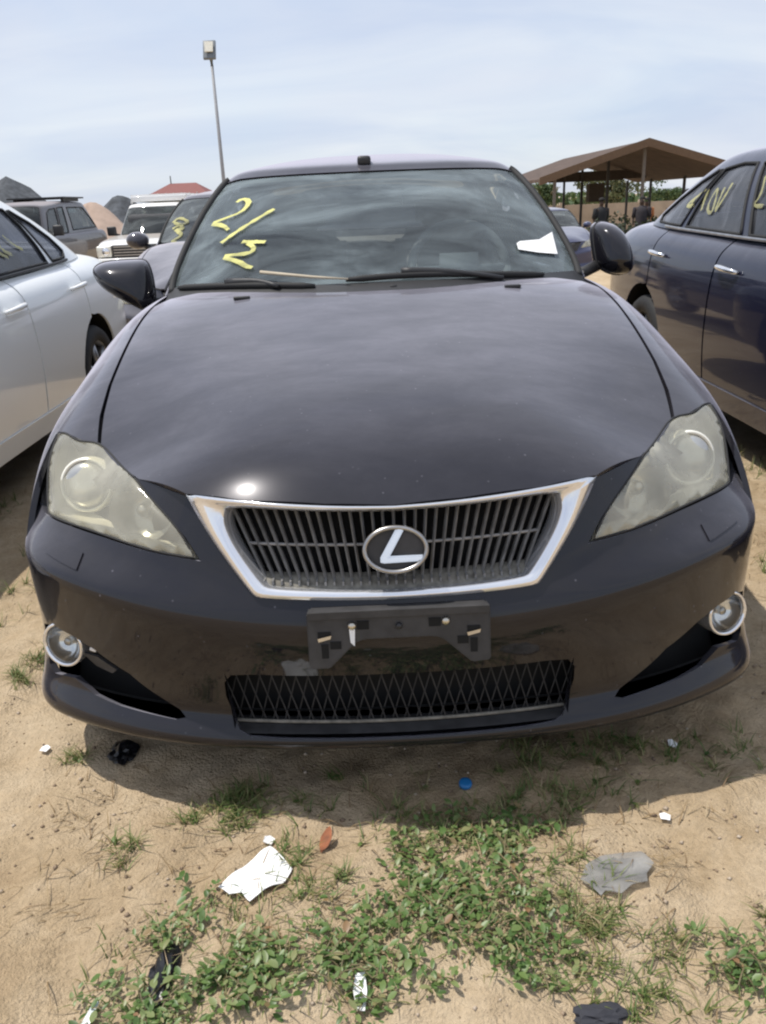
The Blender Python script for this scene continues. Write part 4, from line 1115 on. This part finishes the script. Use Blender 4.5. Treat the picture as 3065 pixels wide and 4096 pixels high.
plain_front(navy, M['navy_paint'], M['glass_tint'])
YM = M['yellow_mark']
strokes(navy, GREEN, -1, [[(6.18, 2.3), (6.40, 1.45), (6.25, 1.42)], [(6.32, 1.8), (6.33, 1.25)], [(6.12, 2.25), (6.08, 1.15)], [(5.93, 2.3), (5.98, 1.6), (5.94, 1.1), (5.86, 1.2), (5.88, 2.0), (5.93, 2.3)],
    [(5.75, 2.35), (5.80, 1.2)], [(5.59, 2.56), (5.68, 1.85), (5.80, 1.13)], [(4.77, 2.81), (4.79, 1.92), (4.89, 1.52), (4.68, 1.46)]], .010, M['yellow_faint'])
strokes(silver, GREEN, 1, [[(5.30, 1.9), (5.42, 1.3), (5.62, 1.0)], [(5.55, 2.0), (5.72, 1.5), (5.9, 1.15)], [(5.2, 1.3), (5.5, .9)]], .010, M['yellow_faint'])
for r_, sg in ((silver, 1), (navy, -1)):     # bright waist moulding
    D = curve_through([(3.3, .08), (4.5, .07), (6.0, .08), (6.58, .12)], 24); P = GREEN.pos(D)+GREEN.nrm(D)*.006
    tube('waist_moulding', [(sg*a, b, c) for a, b, c in P], .009, M['plastic'] if r_ is silver else M['chrome_dull'], r_, 6)
rear = tag(empty('parked_car', (-1.18, 4.85, 0)), 'dusty grey sedan with yellow windscreen writing right behind the black sedan', 'car')
sedan_shell(rear, M['grey_paint'], M['glass_far'])
plain_front(rear, M['grey_paint'], M['glass_far'])
strokes(rear, GREEN, -1, [[(1.81, 1.75), (1.60, 2.11), (1.26, 1.72), (1.49, 1.57), (1.74, 1.74)], [(1.29, 1.15), (1.56, 1.07), (1.30, .66), (1.53, .21), (1.38, .10)], [(1.7, 1.2), (1.5, 1.45), (1.35, 1.3)]], .017, M['yellow_faint'])
farcar = tag(empty('parked_car', (4.55, 18.0, -.46)), 'small blue grey sedan parked beyond the right mirror in front of the shed', 'car')
M['bluegrey_paint'] = paint('bluegrey_paint', (.05, .055, .11), .3, .4, .02, (.36, .37, .42), speck=False, top=.02)
sedan_shell(farcar, M['bluegrey_paint'], M['glass_far'])
plain_front(farcar, M['bluegrey_paint'], M['glass_far'])

# ------------------------------------------------------------------ boxy vehicles (off-roader, pickup)
def box_net(rows):
    fx = [0, .35, .65, .84, .93, .98, 1.0, .99, .95]
    out = []
    for y, zc, ze, w, zb in rows:
        zz = [zc, zc, zc-.008, ze+(zc-ze)*.5, ze, ze-.07, ze-(ze-zb)*.35, ze-(ze-zb)*.75, zb]
        out.append([(f*w, y, z) for f, z in zip(fx, zz)])
    return Net(out)
def ring_net(a, b, roofz):
    def mixr(k, bulge): 
        A, B = np.array(a, float), np.array(b, float); p = A+(B-A)*k; c = np.array([0, A[:, 1].mean(), 0]); d = (p-c)*[1, 1, 0]
        d /= np.maximum(np.linalg.norm(d, axis=1), 1e-6)[:, None]; return p+d*bulge
    def rr(k, z):
        g = np.array(b, float).copy(); cy = g[:, 1].mean(); g[:, 0] *= k; g[:, 1] = cy+(g[:, 1]-cy)*k; g[:, 2] = z+(g[:, 2]-g[:, 2].max())*k; return g
    return Net([mixr(0, 0), mixr(.33, .012), mixr(.66, .012), mixr(.96, .004), rr(.955, roofz-.03), rr(.8, roofz-.01), rr(.4, roofz), rr(.03, roofz)], closed=True)
def box_vehicle(root, pm, gm, rows, a, b, roofz, wins, axles, length, wr=.38, tw=.90):
    T = box_net(rows); G = ring_net(a, b, roofz); nr = len(rows)-1
    trim('body', T, [(0, 0), (0, nr), (8, nr), (8, 0)], [], pm, root, .35, .3, .02, 0)
    w_ = trim('roof', G, [(2.42, 0), (2.46, 1.5), (2.44, 2.95), (1.8, 3.12), (0, 3.14), (0, 6.9), (9, 6.9), (9, 3.0), (7.7, 2.9), (7.5, 1.5), (7.6, .5), (9, .45), (9, 0)], wins, pm, root, .25, .3, .02, 0)
    trim('windscreen', G, [(0, .08), (1.9, .10), (2.36, .16), (2.40, 1.5), (2.38, 2.85), (1.8, 3.05), (0, 3.08)], [], gm, root, .3, .3, 0, 0, -.004)
    trim('rear_window', G, [(9, .5), (7.65, .55), (7.55, 1.5), (7.75, 2.8), (9, 2.9)], [], gm, root, .3, .3, 0, 0, -.004)
    for sg in (1, -1):
        for w in wins:
            g = trim('side_window', G, w, [], gm, root, .3, .3, 0, sg, -.006)
            D = densify(w, .3); P = G.pos(D)
            tube('window_trim', [(sg*x, y, z) for x, y, z in np.concatenate([P, P[:1]])], .012, M['rubber'], g, 6)
        for cy in axles: wheel(root, sg*tw, cy, M['alloy'], wr)
        mi = box('door_mirror', (sg*(rows[3][3]+.10), a[3][1]+.10, a[3][2]+.10), (.20, .10, .20), M['plastic'], root, bevel=.035)
        tube('mirror_foot', [(sg*(rows[3][3]+.04), a[3][1]+.10, a[3][2]+.03), (sg*(rows[3][3]-.08), a[3][1]+.12, a[3][2]-.01)], .03, M['plastic'], mi, 8)
    box('underbody', (0, length/2, .40), (1.5, length-.8, .22), M['void'], root)
    box('cabin', (0, length*.62, 1.2), (1.28, length*.5, .72), M['interior'], root, bevel=.1)
    return T, G
# --- white off-roader
suv = tag(empty('parked_car', (-4.92, 17.2, gh(-4.9, 19))), 'white off-road wagon with a white roof rack behind the grey sedan', 'car')
suv.scale = (1.07, 1.07, 1.05)
rows = [(0, .98, .92, .80, .45), (.12, 1.06, 1.0, .88, .40), (.5, 1.10, 1.05, .92, .40), (1.2, 1.14, 1.10, .94, .42), (1.8, 1.15, 1.12, .945, .42), (3.0, 1.15, 1.12, .945, .42), (4.2, 1.15, 1.12, .94, .45), (4.65, 1.13, 1.08, .90, .5), (4.75, 1.05, 1.0, .85, .55)]
ga = [(0, 1.38, 1.14), (.45, 1.44, 1.14), (.74, 1.62, 1.13), (.83, 1.80, 1.12), (.85, 2.4, 1.12), (.85, 3.1, 1.12), (.84, 3.9, 1.12), (.78, 4.58, 1.12), (.45, 4.66, 1.13), (0, 4.68, 1.13)]
gb = [(0, 2.02, 1.72), (.38, 2.05, 1.72), (.62, 2.14, 1.71), (.68, 2.26, 1.70), (.70, 2.7, 1.72), (.70, 3.2, 1.72), (.69, 3.9, 1.71), (.62, 4.38, 1.69), (.35, 4.44, 1.70), (0, 4.45, 1.70)]
sw_ = [[(3.2, .15), (4.9, .12), (4.9, 2.7), (3.7, 2.75), (3.4, 2.3)], [(5.1, .12), (6.3, .15), (6.3, 2.6), (5.1, 2.7)]]
box_vehicle(suv, M['white_paint'], M['glass_far'], rows, ga, gb, 1.80, sw_, (.85, 3.65), 4.75)
for sg in (1, -1):
    hl = box('headlight', (sg*.70, .03, .86), (.30, .14, .22), M['reflector'], suv, bevel=.03)
    lathe('lamp_bowl', (sg*.66, -.045, .86), (0, -1, 0), [(.08, 0), (.07, .012), (.02, .02)], M['chrome'], hl, 16)
    tube('roof_rail', [(sg*.62, y, z) for y, z in ((2.3, 1.80), (2.4, 1.88), (4.1, 1.88), (4.2, 1.80))], .025, M['white_paint'], suv, 8)
gr = box('grille', (0, .0, .86), (1.06, .08, .24), M['plastic_dusty'], suv, bevel=.02)
for k in range(4): box('slat', (0, -.045, .78+.055*k), (1.0, .02, .018), M['chrome_dull'], gr)
box('front_bumper', (0, -.04, .60), (1.72, .22, .26), M['white_paint'], suv, bevel=.05)
rk = box('roof_rack', (0, 3.1, 1.88), (1.24, 1.7, .12), M['white_paint'], suv, bevel=.015)
for y in (2.35, 2.8, 3.25, 3.7): box('rack_bar', (0, y, 1.955), (1.26, .05, .04), M['white_paint'], rk)
# --- grey pickup with canopy
pick = tag(empty('pickup_truck', (-7.75, 15.2, gh(-7.9, 18))), 'weathered dark pickup with a windowed bed canopy beside the white wagon', 'pickup')
pick.scale = (1.1, 1.1, 1.1)
rows = [(0, 1.0, .95, .78, .5), (.12, 1.08, 1.02, .86, .45), (.5, 1.11, 1.06, .90, .45), (1.3, 1.14, 1.10, .92, .45), (1.9, 1.16, 1.13, .92, .45), (3.2, 1.16, 1.14, .92, .45), (4.6, 1.18, 1.16, .92, .5), (5.35, 1.18, 1.16, .92, .55), (5.45, 1.14, 1.10, .90, .55)]
ga = [(0, 1.40, 1.15), (.45, 1.46, 1.15), (.72, 1.66, 1.14), (.81, 1.85, 1.13), (.83, 2.4, 1.13), (.83, 3.1, 1.14), (.83, 4.4, 1.16), (.80, 5.2, 1.17), (.45, 5.28, 1.17), (0, 5.29, 1.17)]
gb = [(0, 2.0, 1.70), (.36, 2.03, 1.70), (.60, 2.12, 1.69), (.66, 2.24, 1.68), (.68, 2.7, 1.70), (.69, 3.3, 1.74), (.70, 4.2, 1.75), (.66, 4.75, 1.74), (.38, 4.85, 1.75), (0, 4.86, 1.75)]
sw_ = [[(3.2, .15), (4.3, .12), (4.3, 2.7), (3.7, 2.7), (3.42, 2.3)], [(4.45, .12), (4.98, .12), (4.98, 2.7), (4.45, 2.7)], [(5.25, .3), (6.75, .3), (6.55, 1.6), (6.35, 2.55), (5.25, 2.6)]]
box_vehicle(pick, M['bronze_paint'], M['glass_far'], rows, ga, gb, 1.80, sw_, (.9, 4.2), 5.45)
for sg in (1, -1): box('headlight', (sg*.66, .03, .88), (.30, .14, .20), M['reflector'], pick, bevel=.03)
box('grille', (0, .0, .88), (1.0, .10, .24), M['plastic_dusty'], pick, bevel=.02)
box('front_bumper', (0, -.04, .60), (1.70, .22, .26), M['bronze_paint'], pick, bevel=.05)
rk = box('roof_rack', (.15, 4.0, 1.86), (1.2, 1.3, .03), M['plastic'], pick)
for sg in (1, -1): box('rack_foot', (.15+sg*.5, 4.0, 1.82), (.05, 1.0, .07), M['plastic'], rk)

# ------------------------------------------------------------------ heaps, house, shed, wall, trees, lamp post
def heap(name, c, r, h, m, lab, seed, pw=1.0):
    n, k = 40, 16; V = []; F = []
    z0 = gh(c[0], c[1])-.1
    for i in range(k+1):
        t = i/k
        for j in range(n):
            a = 2*math.pi*j/n
            rr = r*t*(1+.16*float(vnoise(math.cos(a)*2+seed, math.sin(a)*2, 1.1, seed)))
            z = h*(1-t**pw)+.04*h*float(vnoise(rr*math.cos(a), rr*math.sin(a), 1.8, seed+1))*(1 if t < .95 else 0)
            z = min(z, h*.96-.15*h*t)
            V.append((c[0]+rr*math.cos(a), c[1]+rr*math.sin(a), z0+z))
    for i in range(k):
        for j in range(n): F.append((i*n+j, i*n+(j+1) % n, (i+1)*n+(j+1) % n, (i+1)*n+j))
    o = mesh_obj(name, V, F, m, None, True)
    return tag(o, lab, 'heap')
gm_ = simple('dark_gravel', (.075, .082, .092), .95, var=.4, scale=5, bump=.5)
heap('gravel_heap', (-12.6, 30, 0), 3.9, 3.62, gm_, 'tall dark gravel heap beyond the silver sedan', 71, 1.05)
heap('gravel_heap', (-9.05, 31, 0), 2.9, 2.85, gm_, 'smaller dark gravel heap between the pickup and white wagon', 75, 1.15)
heap('sand_heap', (-9.0, 27.5, 0), 2.9, 2.50, simple('heaped_sand', (.40, .30, .24), .95, var=.15, scale=3, bump=.4), 'pale sand heap behind the pickup canopy', 79, 1.05)
# red-roofed house
hx, hy = -16.5, 80.0; hz = -.1; 
house = tag(empty('house', (hx, hy, hz)), 'red hip-roofed house far behind the white wagon', 'house')
box('wall', (0, 0, 1.0), (4.6, 5, 3.9), simple('house_render', (.62, .56, .48), .9), house)
rr_ = simple('red_roof_sheet', (.20, .065, .055), .7, var=.2)
V = [(-2.7, -2.9, 2.85), (2.7, -2.9, 2.85), (2.7, 2.9, 2.85), (-2.7, 2.9, 2.85), (-1.2, 0, 3.85), (1.2, 0, 3.85)]
rf = mesh_obj('roof', V, [(0, 1, 5, 4), (1, 2, 5), (2, 3, 4, 5), (3, 0, 4), (3, 2, 1, 0)], rr_, house, False)
for k in range(8): box('roof_batten', (-2.45+.70*k, -2.93, 2.86), (.10, .05, .26), simple('white_fascia', (.7, .68, .65), .8) if k == 0 else bpy.data.materials['white_fascia'], rf)
tube('roof_aerial', [(-1.1, 0, 3.6), (-1.1, 0, 4.5)], .05, M['plastic_dusty'], rf, 6)
for k in (-1, 1): 
    wd = box('window', (k*1.4, -2.51, 1.45), (1.1, .06, 1.1), M['plastic'], house); box('pane', (k*1.4, -2.55, 1.45), (.95, .02, .95), M['glass_far'], wd)
# open shed with a pitched roof on thin posts
sx, sy = 9.20, 28.0; sz = gh(sx, sy)
shed = tag(empty('open_shed', (sx, sy, sz)), 'open-sided shed with a brown pitched sheet roof on thin posts', 'shed')
rust = simple('rusty_roof_sheet', (.085, .055, .040), .85, var=.35, scale=3)
under = simple('shaded_roof_timber', (.06, .048, .04), .9, var=.2)
zr, ze_ = 3.45, 2.42
for nm, x0, x1 in (('left', 0, -3.4), ('right', 0, 3.4)):
    V = []
    for y in (-1.2, 10.5):
        for x, z in ((x0, zr), (x1, ze_), (x1, ze_-.10), (x0, zr-.12)): V.append((x, y, z))
    mesh_obj('roof_slope', V, [(0, 1, 2, 3)[::-1], (4, 5, 6, 7), (0, 4, 5, 1), (1, 5, 6, 2), (2, 6, 7, 3), (3, 7, 4, 0)], rust, shed, False)
for sgn in (-1, 1):      # fascia boards on the gable, proud of the sheets
    V = []
    for y in (-1.28, -1.22):
        for x, z in ((0, zr+.05), (sgn*3.48, ze_+.04), (sgn*3.48, ze_-.20), (0, zr-.20)): V.append((x, y, z))
    mesh_obj('fascia_board', V, [(0, 1, 2, 3), (7, 6, 5, 4), (0, 4, 5, 1), (1, 5, 6, 2), (2, 6, 7, 3), (3, 7, 4, 0)], simple('brown_fascia', (.15, .095, .058), .85) if sgn < 0 else bpy.data.materials['brown_fascia'], shed, False)
for x in (-2.9, 0, 2.9):
    for y in (-.9, 3.2, 7.0, 10.2):
        zt = zr-.14-abs(x)*.31
        box('post', (x, y, zt/2-.1), (.09, .09, zt+.2), M['plastic_dusty'] if y > 3 else simple('post_grey', (.16, .14, .12), .8), shed)
for y in (7.0, 10.2):
    box('tie_beam', (1.0, y+.07, 2.62), (3.4, .08, .34), under, shed)
bm = bmesh.new(); add_box(bm, (.3, 6, 1.95), (.6, .5, .7)); bm_obj('eave_shade_block', bm, under, shed, False)  # dark block added for the shaded underside of the far eave
# boundary wall
wz = gh(9, 42)
bw = tag(empty('boundary_wall', (10, 42, wz)), 'long pale block boundary wall behind the shed', 'wall')
wm = simple('cement_block', (.42, .34, .26), .95, var=.15, scale=1.5, bump=.3)
for k in range(9): box('wall_bay', (-14+4*k, 0, .80), (3.98, .18, 1.65), wm, bw)
for k in range(10): box('pier', (-16+4*k, 0, .86), (.24, .26, 1.78), wm, bw)
def tree(lab, c, h, rx, rz_, seed, m, group='trees beyond the boundary wall'):
    t = tag(empty('tree', (c[0], c[1], gh(c[0], c[1]))), lab, 'tree', group)
    r = np.random.RandomState(seed)
    bm = bmesh.new()
    top = h-rz_*1.0
    add_tube(bm, [(0, 0, -.1), (.05*rx, 0, top*.6), (0, .05, top), (0.03, 0, h*.85)], [.05*h, .04*h, .03*h, .01*h], 8)
    for k in range(6):
        a = r.uniform(0, 6.28); add_tube(bm, [(0, 0, top*.8), (rx*.4*math.cos(a), rx*.4*math.sin(a), top+.2*rz_), (rx*.75*math.cos(a), rx*.75*math.sin(a), top+rz_*.5)], [.02*h, .014*h, .004*h], 6)
    bm_obj('trunk', bm, M['stem'], t)
    acc = Acc()
    cl = [(r.normal(0, .42)*rx, r.normal(0, .42)*rx, h-rz_+r.normal(0, .40)*rz_, r.uniform(.22, .42)*rx) for _ in range(26)]
    for cx, cy, cz, cr in cl:
        for _ in range(120):
            d = r.normal(0, 1, 3); d /= np.linalg.norm(d); p = np.array([cx, cy, cz])+d*cr*r.uniform(.4, 1.0)*np.array([1, 1, .8])
            if p[2] < h*.12: continue
            s = r.uniform(.05, .10)*rx*.8; u = r.normal(0, 1, 3); u /= np.linalg.norm(u); v = np.cross(u, d); v /= max(np.linalg.norm(v), 1e-6)
            acc.add([p-u*s, p+v*s*.6, p+u*s, p-v*s*.6], [(0, 1, 2, 3)])
    mesh_obj('crown', acc.V, acc.F, m, t, False)
    return t
M['tree_leaf'] = leaf_mat('tree_leaf', [(0, (.045, .085, .03)), (.5, (.08, .13, .045)), (1, (.14, .18, .07))], .6)
M['tree_leaf2'] = leaf_mat('tree_leaf_olive', [(0, (.07, .09, .035)), (.5, (.12, .14, .06)), (1, (.18, .18, .09))], .6)
M['shrub_leaf'] = leaf_mat('shrub_leaf', [(0, (.020, .030, .014)), (.6, (.035, .05, .022)), (1, (.06, .07, .04))], .6)
tree('round green tree by the outermost shed post', (10.2, 47, 0), 3.0, 1.15, .9, 5, M['tree_leaf'])
tree('taller olive tree rising between the middle shed posts', (14.0, 47, 0), 3.35, 1.6, 1.25, 6, M['tree_leaf2'])
tree('low green tree seen beside the right shed posts', (18.0, 48, 0), 2.7, 1.3, .9, 8, M['tree_leaf'])
acc = Acc(); r = np.random.RandomState(9)
for _ in range(9000):
    x = r.uniform(-60, 70); p = np.array([x, 75+r.uniform(-1.5, 1.5), -.9+2.45*r.rand()**.7*(1+.25*float(vnoise(x, 0, .12, 91)))])
    s = r.uniform(.2, .45); u = r.normal(0, 1, 3); u /= np.linalg.norm(u); v = np.cross(u, r.normal(0, 1, 3)); v /= np.linalg.norm(v)
    acc.add([p-u*s, p+v*s*.6, p+u*s, p-v*s*.6], [(0, 1, 2, 3)])
o = mesh_obj('far_woodland', acc.V, acc.F, M['tree_leaf'], None, False); o['kind'] = 'stuff'; tag(o, 'far line of green woodland along the horizon', 'woodland')
# street lamp
lx, ly = -4.62, 28.0; lz = gh(lx, ly)
lamp = tag(empty('street_lamp', (lx, ly, lz)), 'tall slim street lamp with a square head behind the grey sedan', 'street lamp')
tube('pole', [(0, 0, -.1), (0, 0, 3.2), (0, 0, 6.25)], [.075, .06, .045], simple('lamp_pole_grey', (.30, .31, .33), .6), lamp, 10)
hd = simple('lamp_head_grey', (.16, .18, .20), .5)
R_ = Matrix.Rotation(math.radians(62), 3, 'X')
lh = box('lamp_head', (0, -.20, 6.62), (.40, .62, .10), hd, lamp, R_, .03)
box('lamp_glass', (0, -.29, 6.70), (.26, .34, .03), simple('lamp_lens', (.62, .60, .52), .3), lh, R_)
tube('lamp_neck', [(0, 0, 6.2), (0, -.05, 6.42), (0, -.10, 6.5)], [.05, .07, .10], hd, lh, 10)
# people under the shed
def person(loc, h, rz, shirt, trousers, lab, seated=False):
    p = tag(empty('person', loc, rz), lab, 'person')
    s = h/1.75
    me = bpy.data.meshes.new('body'); bm = bmesh.new()
    if seated:
        J = dict(pel=(0, 0, .50), ch=(0, .02, .90), nk=(0, .01, 1.06), hd=(0, -.02, 1.20), lk=(-.11, -.42, .50), la=(-.11, -.42, .08), lf=(-.11, -.55, .04), rk=(.11, -.42, .50), ra=(.11, -.42, .08), rf=(.11, -.55, .04), ls=(-.19, .01, 1.00), le=(-.24, -.06, .74), lw=(-.16, -.28, .60), rs=(.19, .01, 1.00), re=(.24, -.06, .74), rw=(.16, -.28, .60))
    else:
        J = dict(pel=(0, 0, .95), ch=(0, .0, 1.28), nk=(0, .01, 1.48), hd=(0, -.02, 1.63), lk=(-.10, -.02, .50), la=(-.10, .02, .09), lf=(-.10, -.14, .04), rk=(.10, -.02, .50), ra=(.10, .02, .09), rf=(.10, -.14, .04), ls=(-.20, .0, 1.40), le=(-.25, .02, 1.12), lw=(-.23, -.08, .88), rs=(.20, .0, 1.40), re=(.25, .02, 1.12), rw=(.23, -.08, .88))
    E = [('pel', 'ch'), ('ch', 'nk'), ('nk', 'hd'), ('pel', 'lk'), ('lk', 'la'), ('la', 'lf'), ('pel', 'rk'), ('rk', 'ra'), ('ra', 'rf'), ('ch', 'ls'), ('ls', 'le'), ('le', 'lw'), ('ch', 'rs'), ('rs', 're'), ('re', 'rw')]
    Rd = dict(pel=(.15, .11), ch=(.16, .11), nk=(.055, .055), hd=(.085, .10), lk=(.065, .065), la=(.04, .045), lf=(.04, .03), rk=(.065, .065), ra=(.04, .045), rf=(.04, .03), ls=(.06, .06), le=(.042, .042), lw=(.03, .03), rs=(.06, .06), re=(.042, .042), rw=(.03, .03))
    K = list(J); vs = {k: bm.verts.new(Vector(J[k])*s) for k in K}
    for a, b in E: bm.edges.new((vs[a], vs[b]))
    bm.to_mesh(me); bm.free()
    o = bpy.data.objects.new('body', me); COL.objects.link(o); o.parent = p; me.materials.append(M['skin'])
    o.modifiers.new('skin', 'SKIN')
    for k, d in zip(K, me.skin_vertices[0].data): d.radius = (Rd[k][0]*s, Rd[k][1]*s); d.use_root = (k == 'pel')
    o.modifiers.new('sub', 'SUBSURF').levels = 1; o.modifiers['sub'].render_levels = 2
    def ring(c, rx, ry, n=14): return [(c[0]*s+rx*s*math.cos(2*math.pi*k/n), c[1]*s+ry*s*math.sin(2*math.pi*k/n), c[2]*s) for k in range(n)]
    z0, z1, z2 = J['pel'][2]-.03, J['ch'][2], J['nk'][2]-.02
    loft('shirt', [ring((0, 0, z0), .185, .14), ring((0, .0, (z0+z1)/2), .185, .14), ring((0, .01, z1), .205, .145), ring((0, .01, z2-.05), .18, .12), ring((0, .01, z2), .08, .075)], shirt, p)
    for L in ('l', 'r'):
        a, b, c = (Vector(J[L+q])*s for q in ('s', 'e', 'w')); 
        tube('sleeve', [a+Vector((0, 0, .03)), a, (a+b)/2, b], [.05*s, .078*s, .07*s, .062*s], shirt, p, 10)
        tube('trouser_leg', [Vector(J['pel'])*s+Vector(((-.08 if L == 'l' else .08)*s, 0, 0)), Vector(J[L+'k'])*s, Vector(J[L+'a'])*s], [.125*s, .09*s, .07*s], trousers, p, 10)
    lathe('hair', tuple(Vector(J['hd'])*s+Vector((0, .012, .03))*s), (0, .1, 1), [(.092*s, .0), (.090*s, .04*s), (.065*s, .075*s), (.01*s, .088*s)], M['hair'], p, 12, (False, True))
    return p
M['skin'] = simple('dark_skin', (.065, .038, .026), .6)
M['hair'] = simple('black_hair', (.010, .009, .008), .8)
def cloth(n, c): return simple(n, c, .85)
dk = cloth('dark_trousers', (.03, .03, .04))
ppl = [((7.35, 25.2), 1.72, .3, (.02, .02, .022), 'person in black clothes standing between the thin shed posts'), ((8.55, 25.0), 1.70, -.4, (.035, .03, .035), 'person in a dark shirt standing near the middle shed posts'),
       ((8.95, 25.8), 1.68, .2, (.42, .16, .06), 'person in an orange shirt standing under the shed'), ((8.35, 20.8), 1.74, -.2, (.03, .075, .085), 'person in a dark teal top standing in front of the shed')]
for k, ((x, y), h, rz, c, lab) in enumerate(ppl): person((x, y, gh(x, y)), h, rz, cloth('shirt_%d' % k, c), dk, lab)
# low dark shrubs round the shed
for k, (x, y, r_) in enumerate(((6.7, 23.2, .62), (7.5, 23.8, .74), (8.4, 23.4, .66), (9.3, 24.2, .8), (10.2, 23.9, .7), (11.2, 24.6, .8))):
    t = tag(empty('shrub', (x, y, gh(x, y))), 'low dark green shrub in the row before the open shed', 'shrub', 'shrubs before the shed')
    acc = Acc(); r = np.random.RandomState(100+k)
    for _ in range(1000):
        d = r.normal(0, 1, 3); d /= np.linalg.norm(d); d[2] = abs(d[2]); p = d*r_*r.uniform(.45, 1.0)*np.array([1.0, 1, 1.75]); s = r.uniform(.04, .09); u = r.normal(0, 1, 3); u /= np.linalg.norm(u); v = np.cross(u, d); v /= max(1e-6, np.linalg.norm(v))
        acc.add([p-u*s, p+v*s*.6, p+u*s, p-v*s*.6], [(0, 1, 2, 3)])
    mesh_obj('foliage', acc.V, acc.F, M['shrub_leaf'], t, False)
    tube('stem', [(0, 0, -.05), (0, 0, r_*.6)], [.04, .015], M['stem'], t, 6)
